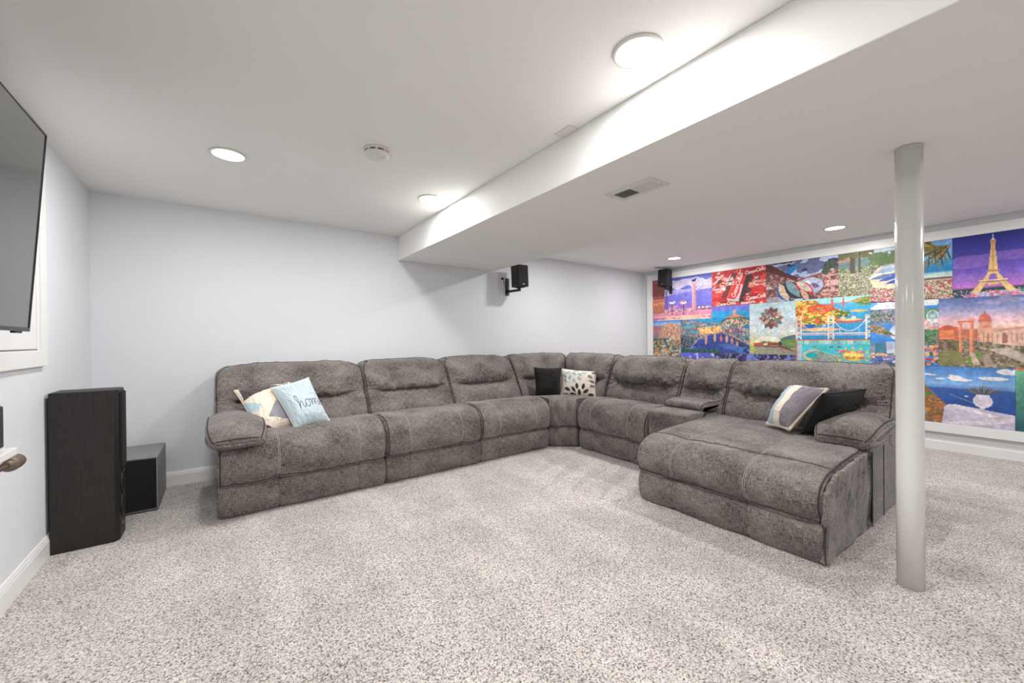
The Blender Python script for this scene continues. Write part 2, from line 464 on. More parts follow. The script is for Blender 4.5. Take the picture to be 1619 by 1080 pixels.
# ------------------------------------------------------------------ ceiling fittings
def smoke_detector():
    x, y = 0.762, 2.398
    t = empty('smoke_detector', (x, y, H), 'round white smoke detector on the ceiling between two recessed lights', 'smoke detector')
    lathe('base_plate', [(0.074, H - 0.0005), (0.074, H - 0.010), (0.069, H - 0.013)], (x, y, 0), M['plastic_white'], t)
    lathe('cover', [(0.067, H - 0.020), (0.070, H - 0.024), (0.068, H - 0.036), (0.058, H - 0.044), (0.03, H - 0.046), (0.002, H - 0.046)], (x, y, 0), M['plastic_white'], t)
    lathe('sensing_gap', [(0.063, H - 0.013), (0.063, H - 0.020)], (x, y, 0), M['dark'], t)
    for k in range(9):
        a = 2 * math.pi * k / 9 + 0.2
        c = Vector((x + 0.066 * math.cos(a), y + 0.066 * math.sin(a), H - 0.0165))
        box('rib', c.x - 0.005, c.x + 0.005, c.y - 0.007, c.y + 0.007, H - 0.021, H - 0.012, M['plastic_white'], t, rot=Matrix.Rotation(a, 3, 'Z'), piv=c)
    lathe('test_button', [(0.013, H - 0.044), (0.013, H - 0.049), (0.010, H - 0.050)], (x + 0.03, y - 0.018, 0), M['plastic_white'], t, n=24)
smoke_detector()

def vent():
    x0, x1, y0, y1, z = 1.890, 2.065, 1.305, 1.632, BZ
    t = empty('ceiling_vent', ((x0 + x1) / 2, (y0 + y1) / 2, z), 'white metal air register with slats under the beam', 'vent')
    bm = bmesh.new(); e = 0.036
    bx(bm, x0, x1, y0, y0 + e, z - 0.008, z - 0.0005, 0.002)
    bx(bm, x0, x1, y1 - e, y1, z - 0.008, z - 0.0005, 0.002)
    bx(bm, x0, x0 + e, y0 + e, y1 - e, z - 0.008, z - 0.0005, 0.002)
    bx(bm, x1 - e, x1, y0 + e, y1 - e, z - 0.008, z - 0.0005, 0.002)
    ym = (y0 + y1) / 2
    bx(bm, x0 + e, x1 - e, ym - 0.004, ym + 0.004, z - 0.008, z - 0.0005)
    bm_obj('frame', bm, M['plastic_white'], t)
    box('duct_shadow', x0 + e, x1 - e, y0 + e, y1 - e, z - 0.0015, z - 0.0004, M['dark'], t)
    n = 9
    for half, (a, b, tilt) in enumerate(((y0 + e, ym - 0.004, -38), (ym + 0.004, y1 - e, 38))):
        for k in range(n):
            y = a + (b - a) * (k + 0.5) / n
            c = Vector(((x0 + x1) / 2, y, z - 0.0055))
            box('slat', x0 + e, x1 - e, y - 0.0048, y + 0.0048, z - 0.0062, z - 0.0050, M['plastic_white'], t, rot=Matrix.Rotation(R(tilt), 3, 'X'), piv=c)
    for (sx, sy) in ((x0 + 0.05, y1 - 0.018), (x1 - 0.05, y0 + 0.018)):
        lathe('screw', [(0.004, z - 0.008), (0.004, z - 0.0095), (0.002, z - 0.010)], (sx, sy, 0), M['silver'], t, n=12)
vent()

def access_plate():
    x0, x1, y0, y1 = 1.505, 1.5685, 1.53, 1.655
    t = empty('blank_cover_plate', (1.537, 1.59, H), 'small white square blank plate on the ceiling tight against the beam', 'cover plate')
    box('plate', x0, x1, y0, y1, H - 0.006, H - 0.0003, M['plastic_white'], t, 0.002)
access_plate()
tag(lathe('ceiling_disc', [(0.055, H - 0.0005), (0.055, H - 0.004), (0.045, H - 0.007), (0.002, H - 0.008)], (5.66, 3.80, 0), simple('grey_disc', (150, 146, 142), 0.6)),  # thin flat disc in plain grey, just under the ceiling
    'small grey round disc on the ceiling above the speaker at the mural', 'ceiling cap')

# ------------------------------------------------------------------ sectional sofa
def catmull(pts, per=9):
    P = np.array(pts, float); n = len(P); out = []
    for i in range(n):
        a, b, c, d = P[(i - 1) % n], P[i], P[(i + 1) % n], P[(i + 2) % n]
        for k in range(per):
            t = k / per
            out.append(0.5 * (2 * b + (c - a) * t + (2 * a - 5 * b + 4 * c - d) * t * t + (3 * b - a - 3 * c + d) * t ** 3))
    return np.array(out)

_rng = np.random.RandomState(5)
_lat = _rng.rand(64, 64)
def vnoise(x, y):
    xi = np.floor(x).astype(int); yi = np.floor(y).astype(int)
    fx = x - xi; fy = y - yi; fx = fx * fx * (3 - 2 * fx); fy = fy * fy * (3 - 2 * fy)
    g = lambda a, b: _lat[a % 64, b % 64]
    return (g(xi, yi) * (1 - fx) + g(xi + 1, yi) * fx) * (1 - fy) + (g(xi, yi + 1) * (1 - fx) + g(xi + 1, yi + 1) * fx) * fy
def fbm2(x, y, o=3):
    s = 0; a = 1; t = 0
    for k in range(o):
        s = s + a * vnoise(x * 2 ** k + 17.3 * k, y * 2 ** k + 9.1 * k); t += a; a *= 0.5
    return s / t

def sweep(name, prof, u0, u1, mp, parent, mat=None, re=0.03, du=0.014, seams=(), disp=None, inset=None, prof2=None, wmix=None, per=9, grid_only=False):
    """closed (d,z) section swept across u with rounded ends; returns object and its point grid"""
    A = catmull(prof, per)
    B = catmull(prof2, per) if prof2 is not None else None
    L = u1 - u0
    e = np.array([0.0, 0.04, 0.14, 0.3, 0.5, 0.75, 1.0]) * re
    mid = np.linspace(re, L - re, max(3, int((L - 2 * re) / du)))
    s = list(e[:-1]) + list(mid) + list(L - e[:-1][::-1])
    for x in seams:
        for k in (-0.009, -0.0045, 0, 0.0045, 0.009): s.append(x - u0 + k)
    s = np.array(sorted(set(np.round(s, 5))))
    rows = []; uvs = []
    for q in s:
        t = q / L
        P = A
        if B is not None:
            wv = wmix(t); P = A * wv + B * (1 - wv)
        T_ = np.roll(P, -1, 0) - np.roll(P, 1, 0)
        ln = np.linalg.norm(T_, axis=1); T_ = T_ / np.maximum(ln, 1e-6)[:, None]
        area = 0.5 * np.sum(P[:, 0] * np.roll(P[:, 1], -1) - np.roll(P[:, 0], -1) * P[:, 1])
        sg = 1 if area > 0 else -1
        Nn = np.stack([T_[:, 1], -T_[:, 0]], 1) * sg
        edge = max(0.0, min(q, L - q))
        o = re * (1 - math.sqrt(max(0, 1 - (1 - min(edge / re, 1)) ** 2)))
        off = np.full(len(P), -o)
        u = np.full(len(P), u0 + q)
        arc = np.concatenate([[0], np.cumsum(np.linalg.norm(np.diff(P, axis=0), axis=1))])
        if disp is not None:
            fade = min(1, edge / (re + 1e-6)) ** 0.5
            off = off + disp(u, arc, P[:, 0], P[:, 1], t) * fade
        for x in seams: off = off - 0.0065 * np.exp(-((u - x) / 0.0055) ** 2)
        Q = P + Nn * off[:, None]
        if inset is not None:
            c = (u0 + u1) / 2
            k = 1 - inset(Q[:, 0], Q[:, 1]) / (L / 2)
            u = c + (u - c) * k
        X = mp(u, Q[:, 0], Q[:, 1])
        rows.append(X); uvs.append(np.stack([u, arc], 1))
    G = np.array(rows); UV = np.array(uvs)
    G = np.concatenate([G, G[:, :1]], 1)
    last = UV[:, :1].copy(); last[:, :, 1] = UV[:, -1:, 1] + 0.01
    UV = np.concatenate([UV, last], 1)
    o = fast_grid(name, G, mat or M['sofa'], parent, uv=UV, caps=True)
    bm = bmesh.new(); bm.from_mesh(o.data); bmesh.ops.remove_doubles(bm, verts=bm.verts, dist=1e-5)
    bmesh.ops.recalc_face_normals(bm, faces=bm.faces); bm.to_mesh(o.data); bm.free()
    return o, G, s

def ring_path(G, s, pos, k0, k1, L):
    """path along the section at distance pos from the low end (negative: from the high end)"""
    q = pos if pos >= 0 else L + pos
    i = int(np.argmin(np.abs(s - q)))
    ks = range(k0, k1 + 1) if k1 >= k0 else range(k0, k1 - 1, -1)
    return [Vector(G[i][k % (G.shape[1] - 1)]) for k in ks]
def cross_path(G, s, k, q0, q1):
    return [Vector(G[i][k]) for i in range(len(s)) if q0 <= s[i] <= q1]

def lin_map(kind, base):
    if kind == 'S':   # run along the back wall: u -> x, d -> y
        return lambda u, d, z: np.stack([u, base + d, z + 0 * u], -1)
    return lambda u, d, z: np.stack([base + d, 3.04 - u, z + 0 * u], -1)   # run on the right: u -> -y, d -> x

SEAT = [(.030, .212), (-.005, .235), (-.030, .300), (-.028, .375), (-.010, .445), (.045, .500), (.130, .527), (.250, .530), (.400, .512), (.560, .470),
        (.600, .410), (.560, .300), (.300, .270), (.090, .235)]
PANEL = [(.050, .016), (.022, .018), (.006, .060), (-.002, .110), (.000, .165), (.022, .204), (.060, .208), (.075, .110)]
BACK = [(.500, .440), (.478, .500), (.500, .575), (.548, .640), (.597, .682), (.592, .700), (.556, .716), (.548, .765), (.572, .840), (.640, .915),
        (.730, .955), (.830, .968), (.905, .948), (.945, .870), (.960, .700), (.960, .480), (.900, .400), (.650, .395)]
BACKS = [(.500, .440), (.480, .500), (.500, .575), (.530, .635), (.556, .682), (.566, .704), (.575, .728), (.590, .775), (.615, .845), (.665, .912),
         (.735, .952), (.830, .966), (.905, .946), (.945, .870), (.960, .700), (.960, .480), (.900, .400), (.650, .395)]

def seat_disp(seed, u0, u1, seams=(), amp=1.0, waist=None):
    cuts = [u0] + sorted(seams) + [u1]
    def f(u, arc, d, z, t):
        puff = np.zeros_like(u)
        for a, b in zip(cuts[:-1], cuts[1:]):
            m = (u >= a) & (u <= b)
            x = np.clip((u - a) / (b - a), 0, 1)
            puff = np.where(m, 0.009 * (1 - (2 * x - 1) ** 2) ** 0.7, puff)
        w1 = (fbm2(u * 11 + seed * 3.7, arc * 3.2 + seed, 3) - 0.5) * 0.016
        front = np.exp(-((z - .30) / .12) ** 2) * (d < .1)
        rid = 1 - np.abs(2 * fbm2(u * 16 + seed * 5.1, arc * 2.2 + seed * 2, 2) - 1)
        w2 = (rid ** 4) * 0.010 * front
        return puff + (w1 + w2) * amp
    return f

def back_disp(seed, u0, u1, fold=1.0, seams=()):
    def f(u, arc, d, z, t):
        x = (u - u0) / (u1 - u0)
        puff = 0.014 * (1 - (2 * x - 1) ** 2) ** 0.6
        w1 = (fbm2(u * 8 + seed * 2.3, z * 7 + seed, 3) - 0.5) * 0.020
        nearc = np.exp(-((z - .735) / .075) ** 2) * (d < .75)
        ang = u * 14 + (x - .5) * z * 30
        rid = 1 - np.abs(2 * fbm2(ang + seed * 4.1, z * 11 + seed * 1.7, 2) - 1)
        w2 = (rid ** 3 - .25) * 0.021 * nearc * fold
        side = np.exp(-(np.minimum(x, 1 - x) * (u1 - u0) / .07) ** 2) * (d < .85)
        rid2 = 1 - np.abs(2 * fbm2(u * 6 + seed, z * 34 + seed * 3, 2) - 1)
        w3 = (rid2 ** 4 - .1) * 0.015 * side * (z > .6)
        top = np.exp(-((z - .93) / .06) ** 2)
        rid3 = 1 - np.abs(2 * fbm2(u * 26 + seed * 2, z * 6, 2) - 1)
        w4 = (rid3 ** 5) * 0.006 * top
        return (puff + w1 + w2 + w3 + w4) * ((d < .9) * 1.0)
    return f

def corner_inset(r_, zt=.955, flare=0.0):
    def f(d, z):
        a = np.clip((z - (zt - r_)) / r_, 0, 1)
        return r_ * (1 - np.sqrt(np.maximum(0, 1 - a * a))) * 0.9 + flare * np.clip((z - .45) / .5, 0, 1)
    return f

sofa = empty('sectional_sofa', (1.5, 3.6, 0), 'large dark grey chenille sectional sofa with chaise along the back wall', 'sofa')

def lining(bmx, x0, x1, y0, y1, z0, z1): bx(bmx, x0, x1, y0, y1, z0, z1, 0.012, 2)

def uv_box(name, x0, x1, y0, y1, z0, z1, parent, bev=0.012):
    bm = bmesh.new(); bx(bm, x0, x1, y0, y1, z0, z1, bev, 3)
    l = bm.loops.layers.uv.new('UVMap')
    bm.normal_update()
    for f in bm.faces:
        n = f.normal; a = max(range(3), key=lambda i: abs(n[i]))
        for lp in f.loops:
            c = lp.vert.co
            lp[l].uv = (c.y, c.z) if a == 0 else (c.x, c.z) if a == 1 else (c.x, c.y)
    return bm_obj(name, bm, M['sofa'], parent)

def stitched(G, s, sec, seams, k0, k1, u0, mat='thread', off=0.0045, rad=0.0023, name='stitching'):
    """pairs of stitch lines beside each seam, broken into short stitches"""
    paths = []
    for x in seams:
        for sd in (-off, off):
            i = int(np.argmin(np.abs(s - (x + sd - u0))))
            P = [Vector(G[i][k]) for k in range(k0, k1)]
            for a in range(0, len(P) - 2, 1):
                q = P[a].lerp(P[a + 1], 0.12); r2 = P[a].lerp(P[a + 1], 0.82)
                paths.append([q, r2])
    V, F = [], []
    for p in paths:
        v, f = tube_data(p, rad, 4); o = len(V); V += v; F += [tuple(i + o for i in q) for q in f]
    o = mesh_obj(name, V, F, M[mat], sec, smooth=True); o['kind'] = 'stuff'
    return o

def lean(prof, k, dz=0.0):
    return [(d + k * min(1, max(0, (z - .47) / .42)) if d < .93 else min(d + k, .96 + k * .6), z - dz * (z > .8)) for d, z in prof]

def section(kind, base, u0, u1, seams, seed, bu0=None, bu1=None, name='recliner_section', label=None, seat_u=None, has_seat=True, back_seams=(), fold=1.0, rcorner=.075):
    mp = lin_map(kind, base)
    bu0 = u0 if bu0 is None else bu0; bu1 = u1 if bu1 is None else bu1
    a = mp(np.array([u0 + .012]), np.array([.05]), np.array([0]))[0]; b = mp(np.array([u1 - .012]), np.array([.94]), np.array([0]))[0]
    sec = uv_box(name, min(a[0], b[0]), max(a[0], b[0]), min(a[1], b[1]), max(a[1], b[1]), .014, .30, sofa)
    if label: sec['label'] = label
    g = .0015
    if has_seat:
        o, G, s = sweep('seat', SEAT, u0 + g, u1 - g, mp, sec, seams=seams, disp=seat_disp(seed, u0, u1, seams), re=.034)
        L = u1 - u0 - 2 * g; n = 9
        tubes('piping', [cross_path(G, s, 9, .02, L - .02), ring_path(G, s, .016, 5, n * 7, L), ring_path(G, s, -.016, 5, n * 7, L)], .0042, M['piping'], sec, 6)
        stitched(G, s, sec, seams, n * 1 + 2, n * 8, u0 + g)
        o2, G2, s2 = sweep('footrest_panel', PANEL, u0 + g, u1 - g, mp, sec, seams=seams, disp=seat_disp(seed + 3, u0, u1, seams, .7), re=.022)
    def wm(t):
        e_ = min(t, 1 - t); v = min(1, max(0, (e_ - .02) / .22)); return v * v * (3 - 2 * v)
    kk = .070 if kind == 'S' else 0.0; dz = 0.0 if kind == 'S' else .012
    pk = .008 + .014 * max(0, fold - 1)
    o, G, s = sweep('backrest', lean(pleat(BACK, pk), kk, dz), bu0 + g, bu1 - g, mp, sec, prof2=lean(BACKS, kk, dz), wmix=wm, disp=back_disp(seed, bu0, bu1, min(fold, 1.3)), re=.028, inset=corner_inset(rcorner, flare=.0),
                    seams=back_seams)
    L = bu1 - bu0 - 2 * g
    tubes('piping', [cross_path(G, s, 9 * 11 - 4, .05, L - .05), ring_path(G, s, .014, 2, 9 * 12, L), ring_path(G, s, -.014, 2, 9 * 12, L)], .004, M['piping'], sec, 6)
    return sec, mp

def arm(sec, kind, base, a0, a1, b0, b1, seed, bd0, shift=0.0):
    mp = lin_map(kind, base)
    a = mp(np.array([b0]), np.array([bd0]), np.array([0]))[0]; b = mp(np.array([b1]), np.array([.93]), np.array([0]))[0]
    AB = [(bd0, .020), (bd0 - .004, .10), (bd0 - .004, .30), (bd0 + .002, .46), (bd0 + .03, .515), (.30, .53), (.60, .53), (.88, .52), (.93, .45), (.935, .20), (.93, .025), (.5, .018)]
    sweep('arm_body', AB, b0, b1, mp, sec, re=.02, disp=lambda u, arc, d, z, t: (fbm2(arc * 9 + seed, z * 3 + seed, 3) - .5) * .012, du=.03)
    AP = [(-.060, .492), (-.095, .508), (-.100, .535), (-.060, .580), (.040, .625), (.180, .648), (.330, .655), (.470, .650), (.580, .640), (.600, .590), (.560, .540), (.300, .510), (.080, .492)]
    AP = [(d + shift * (1 - max(0, d) / .60), z - .016) for d, z in AP]
    def cdisp(u, arc, d, z, t):
        crown = (.018 - .050 * np.abs(2 * t - 1) ** 2.0) * np.clip((z - .530) / .03, 0, 1)
        lip = -.008 * np.exp(-((z - .512) / .008) ** 2) * (d < .5)
        return crown + lip + (fbm2(u * 12 + seed, arc * 8 + seed, 3) - .5) * .010
    def pins(d, z):
        q = np.clip((.14 + shift - d) / .245, 0, 1)
        return .075 * (1 - np.sqrt(np.maximum(0, 1 - q ** 2.2)))
    o, G, s = sweep('arm_pad', AP, a0, a1, mp, sec, re=.045, disp=cdisp, inset=pins)
    L = a1 - a0
    tubes('piping', [cross_path(G, s, 9 * 2 + 4, .02, L - .02), ring_path(G, s, .012, 9 * 2 + 4, 9 * 8, L), ring_path(G, s, -.012, 9 * 2 + 4, 9 * 8, L),
                     cross_path(G, s, 4, .03, L - .03)], .0042, M['piping'], sec, 6)

def pleat(prof, k):
    return [(d - k * math.exp(-((z - .745) / .05) ** 2), z) if d < .7 else (d, z) for d, z in prof]

# straight run, left to right
sec1, _ = section('S', 3.205, -.030, 1.070, (.32, .86), 1, bu0=-.045, bu1=1.085, label='end recliner section with an arm at the left', back_seams=(.20,), rcorner=.085)
arm(sec1, 'S', 3.205, -.092, .255, -.030, .215, 4, .06)
section('S', 3.212, 1.070, 1.970, (1.27, 1.76), 2, bu0=1.085, bu1=1.955, rcorner=.07)
section('S', 3.228, 1.970, 2.840, (2.18, 2.63), 3, bu0=1.955, bu1=2.850, fold=1.5)
# right run
section('R', 3.070, .010, .870, (.20, .66), 5, bu0=-.040, bu1=.852, fold=2.6)

def wedge():
    A = np.array([2.855, 3.27]); B = np.array([3.085, 3.055]); mid = (A + B) / 2
    nrm = np.array([-(B - A)[1], (B - A)[0]]); nrm /= np.linalg.norm(nrm)   # points back into the corner
    Qp = [np.array([2.855, 3.88]), np.array([3.70, 3.88]), np.array([3.70, 3.055])]
    l1 = .845; l2 = .825
    def mp(u, d, z):
        t = np.clip(u, 0, 1)
        P = A[None] * (1 - t)[:, None] + B[None] * t[:, None]
        w_ = t * (l1 + l2)
        Q = np.where((w_ < l1)[:, None], Qp[0][None] + (Qp[1] - Qp[0])[None] * (w_ / l1)[:, None],
                     Qp[1][None] + (Qp[2] - Qp[1])[None] * ((w_ - l1) / l2)[:, None])
        k = (d / .60)[:, None]
        k2 = np.where(k < .12, 0, (k - .12) / .88)
        F = P + nrm[None] * np.minimum(d, .072)[:, None]
        XY = F * (1 - k2) + Q * k2
        return np.concatenate([XY, z[:, None]], 1)
    bm = bmesh.new()
    pts = [(2.90, 3.29), (3.10, 3.08), (3.95, 3.08), (3.95, 4.17), (2.90, 4.17)]
    lo = [bm.verts.new((p[0], p[1], .014)) for p in pts]; hi = [bm.verts.new((p[0], p[1], .30)) for p in pts]
    bm.faces.new(lo[::-1]); bm.faces.new(hi)
    for i in range(5): bm.faces.new((lo[i], lo[(i + 1) % 5], hi[(i + 1) % 5], hi[i]))
    bmesh.ops.recalc_face_normals(bm, faces=bm.faces)
    sec = bm_obj('corner_section', bm, M['sofa'], sofa); sec['label'] = 'wedge shaped corner section'
    sx = lambda pf: [(d * 1.0, z) for d, z in pf]
    W = [(.030, .212), (-.003, .235), (-.022, .300), (-.020, .375), (-.004, .445), (.050, .492), (.130, .510), (.250, .512), (.400, .500), (.560, .470), (.600, .410), (.560, .300), (.300, .270), (.090, .235)]
    def wd(u, arc, d, z, t): return (fbm2(u * 4 + 7, arc * 4, 3) - .5) * .014 + .006 * (1 - (2 * t - 1) ** 2)
    o, G, s = sweep('seat', W, 0.0, 1.0, mp, sec, re=.035, du=.02, disp=wd)
    tubes('piping', [cross_path(G, s, 9, .03, .97), ring_path(G, s, .03, 5, 60, 1), ring_path(G, s, -.03, 5, 60, 1)], .0042, M['piping'], sec, 6)
    sweep('front_panel', PANEL, 0.0, 1.0, mp, sec, re=.03, du=.03, disp=wd)
    # the two corner backrests meet on the mitre line
    def mitre_left(u, d, z):    # u 0..1
        x0 = 2.855; x1 = 3.07 + d + .0 
        return np.stack([x0 + (x1 - x0) * u, 3.262 + d * .98, z + 0 * u], -1)
    def mitre_right(u, d, z):
        y1 = 3.085; y0 = 3.262 + d * .98
        return np.stack([3.07 + d, y0 + (y1 - y0) * u, z + 0 * u], -1)
    for nm, f, sd, wl in (('backrest', mitre_left, 8, .95), ('backrest', mitre_right, 9, .95)):
        def wm(t):
            e_ = min(t, 1 - t); v = min(1, max(0, (e_ - .02) / .25)); return v * v * (3 - 2 * v)
        def ins(d, z):
            a = np.clip((z - .895) / .06, 0, 1)
            return .055 * (1 - np.sqrt(np.maximum(0, 1 - a * a)))
        bd = back_disp(sd, 0, 1, .8)
        def dd(u, arc, d, z, t, bd=bd):
            return bd(u, arc, d, z, t)
        kk = .060 if f is mitre_left else 0.0
        o, G, s = sweep(nm, lean(pleat(BACK, .008), kk), 0.002, .998, f, sec, prof2=lean(BACKS, kk), wmix=wm, disp=dd, re=.035, inset=ins)
        tubes('piping', [cross_path(G, s, 9 * 11 - 4, .05, .94), ring_path(G, s, .014, 2, 9 * 12, .992), ring_path(G, s, -.014, 2, 9 * 12, .992)], .004, M['piping'], sec, 6)
wedge()

# storage console with a padded lid
def console():
    mp = lin_map('R', 3.070)
    a, b = .885, 1.255
    sec = uv_box('console_section', 3.12, 4.0, 3.04 - b + .01, 3.04 - a - .01, .014, .50, sofa); sec['label'] = 'narrow storage console with a padded lid'
    C1 = [(-.012, .030), (-.020, .10), (-.020, .40), (-.016, .50), (.000, .530), (.060, .540), (.240, .540), (.262, .520), (.262, .40), (.262, .06), (.20, .020), (.05, .020)]
    sweep('console_box', C1, a, b, mp, sec, re=.018, disp=lambda u, arc, d, z, t: (fbm2(u * 9, arc * 6, 3) - .5) * .006, du=.02)
    C2 = [(.225, .535), (.205, .548), (.205, .575), (.235, .600), (.330, .612), (.480, .610), (.600, .598), (.625, .570), (.600, .535), (.40, .528)]
    o, G, s = sweep('lid_pad', C2, a + .005, b - .005, mp, sec, re=.032, disp=lambda u, arc, d, z, t: (fbm2(u * 9, arc * 6, 3) - .5) * .008)
    L = b - a - .01
    tubes('piping', [cross_path(G, s, 12, .02, L - .02), ring_path(G, s, .012, 12, 50, L), ring_path(G, s, -.012, 12, 50, L)], .0036, M['piping'], sec, 6)
    def wm(t):
        e_ = min(t, 1 - t); v = min(1, max(0, (e_ - .03) / .22)); return v * v * (3 - 2 * v)
    u0_, u1_ = .855, 1.290
    o, G, s = sweep('backrest', lean(pleat(BACK, .010), 0, .014), u0_, u1_, mp, sec, prof2=lean(BACKS, 0, .014), wmix=wm, disp=back_disp(12, u0_, u1_, .8), re=.036, inset=corner_inset(.05))
    L = u1_ - u0_
    tubes('piping', [cross_path(G, s, 9 * 11 - 4, .05, L - .05), ring_path(G, s, .014, 2, 9 * 12, L), ring_path(G, s, -.014, 2, 9 * 12, L)], .004, M['piping'], sec, 6)
console()

# chaise with its armrest
def chaise():
    mp = lin_map('R', 3.070)
    a, b = 1.228, 2.340
    sec = uv_box('chaise_section', 2.52, 3.98, 3.04 - b + .012, 3.04 - a - .012, .014, .28, sofa); sec['label'] = 'long chaise section with an arm at the right'
    CH = [(-.600, .218), (-.625, .240), (-.655, .290), (-.657, .345), (-.625, .400), (-.550, .442), (-.470, .458), (-.440, .455), (-.380, .463), (-.200, .472), (.100, .478),
          (.400, .480), (.620, .462), (.655, .400), (.500, .300), (-.300, .240)]
    seams = (1.50, 1.97)
    def cd_(u, arc, d, z, t):
        base = seat_disp(21, a, b, seams, 1.1)(u, arc, d, z, t)
        cross = -.008 * np.exp(-((d + .452) / .010) ** 2) * (z > .40)
        rid = 1 - np.abs(2 * fbm2(u * 10 + d * 7, d * 5 - u * 3 + 4, 3) - 1)
        return base + cross + (rid ** 4) * .006 * (d > -.42) * (z > .4)
    o, G, s = sweep('chaise_cushion', CH, a, b - .012, mp, sec, seams=seams, disp=cd_, re=.030, per=10)
    L = b - a - .012
    ks = int(10 * 7.2)
    tubes('piping', [cross_path(G, s, 5, .02, L - .01), ring_path(G, s, -.010, 4, 10 * 10, L), ring_path(G, s, .014, 4, 10 * 10, L)], .0052, M['piping'], sec, 6)
    tubes('piping', [cross_path(G, s, ks, .02, L - .015)], .0028, M['piping'], sec, 6)
    stitched(G, s, sec, seams, 10, 10 * 11 + 6, a)
    PC = [(-.585, .016), (-.612, .022), (-.632, .070), (-.638, .120), (-.632, .170), (-.612, .206), (-.570, .212), (-.540, .110)]
    sweep('footrest_panel', PC, a + .004, b - .004, mp, sec, seams=seams, disp=seat_disp(23, a, b, seams, 1.0), re=.016)
    SP = [(-.600, .016), (-.612, .060), (-.620, .200), (-.626, .320), (-.600, .385), (-.545, .425), (-.450, .443), (-.200, .455), (.085, .462), (.100, .40), (.100, .20), (.100, .020), (-.25, .014)]
    def sd_(u, arc, d, z, t):
        return 0 * u
    mp2 = lambda u, d, z: mp(u + np.where(u > b - .02, (fbm2(d * 14 + z * 3, z * 3.5 + d * 2, 3) - .5) * .018 * np.clip(z * 4, 0, 1), 0), d, z)
    # side wall built as a grid so that its folds show
    D = np.linspace(-.625, .100, 74); Z = np.linspace(.018, 1, 46)
    top = np.interp(D, [-.626, -.615, -.58, -.53, -.45, -.2, .1], [.335, .375, .405, .430, .443, .455, .462])
    Gd = np.zeros((46, 74, 3)); UV = np.zeros((46, 74, 2))
    for i, zz in enumerate(np.linspace(0, 1, 46)):
        z = .016 + zz * (top - .016)
        f = (fbm2(D * 9 + z * 6, z * 4 + 3, 3) - .5) * .020
        rid = 1 - np.abs(2 * fbm2(D * 22 - z * 8, z * 5 + 1, 2) - 1)
        f = f + rid ** 4 * .010 * np.clip((z - .12) * 5, 0, 1)
        e_ = np.minimum(np.minimum(D + .625, .2) / .02, 1); f = f * np.clip(e_, 0, 1) - .014 * (1 - np.clip(e_, 0, 1))
        Gd[i] = mp(np.full_like(D, b) + f, D, z); UV[i, :, 0] = D; UV[i, :, 1] = z
    bk = Gd.copy(); bk[:, :, 1] += .03
    o = fast_grid('side_panel', Gd, M['sofa'], sec, uv=UV)
    mod = o.modifiers.new('thick', 'SOLIDIFY'); mod.thickness = .02; mod.offset = 0
    tubes('piping', [[Vector((3.07 - .622, 3.04 - b, .02)), Vector((3.07 - .634, 3.04 - b, .12)), Vector((3.07 - .625, 3.04 - b, .205))]], .004, M['piping'], sec, 6)
    arm(sec, 'R', 3.070, 2.055, 2.390, 2.075, 2.368, 31, .085, shift=.135)
    for xs in (3.16, 3.42):
        tubes('side_seam', [[Vector((xs, 3.04 - 2.369, .02)), Vector((xs, 3.04 - 2.369, .47))]], .003, M['piping'], sec, 6)
    def wm(t):
        e_ = min(t, 1 - t); v = min(1, max(0, (e_ - .02) / .22)); return v * v * (3 - 2 * v)
    u0_, u1_ = 1.294, 2.375
    o, G, s = sweep('backrest', lean(pleat(BACK, .010), 0, .014), u0_, u1_, mp, sec, prof2=lean(BACKS, 0, .014), wmix=wm, disp=back_disp(17, u0_, u1_, 1.2), re=.036, inset=corner_inset(.07), seams=(2.13,))
    L = u1_ - u0_
    tubes('piping', [cross_path(G, s, 9 * 11 - 4, .05, L - .05), ring_path(G, s, .014, 2, 9 * 12, L), ring_path(G, s, -.014, 2, 9 * 12, L)], .004, M['piping'], sec, 6)
chaise()

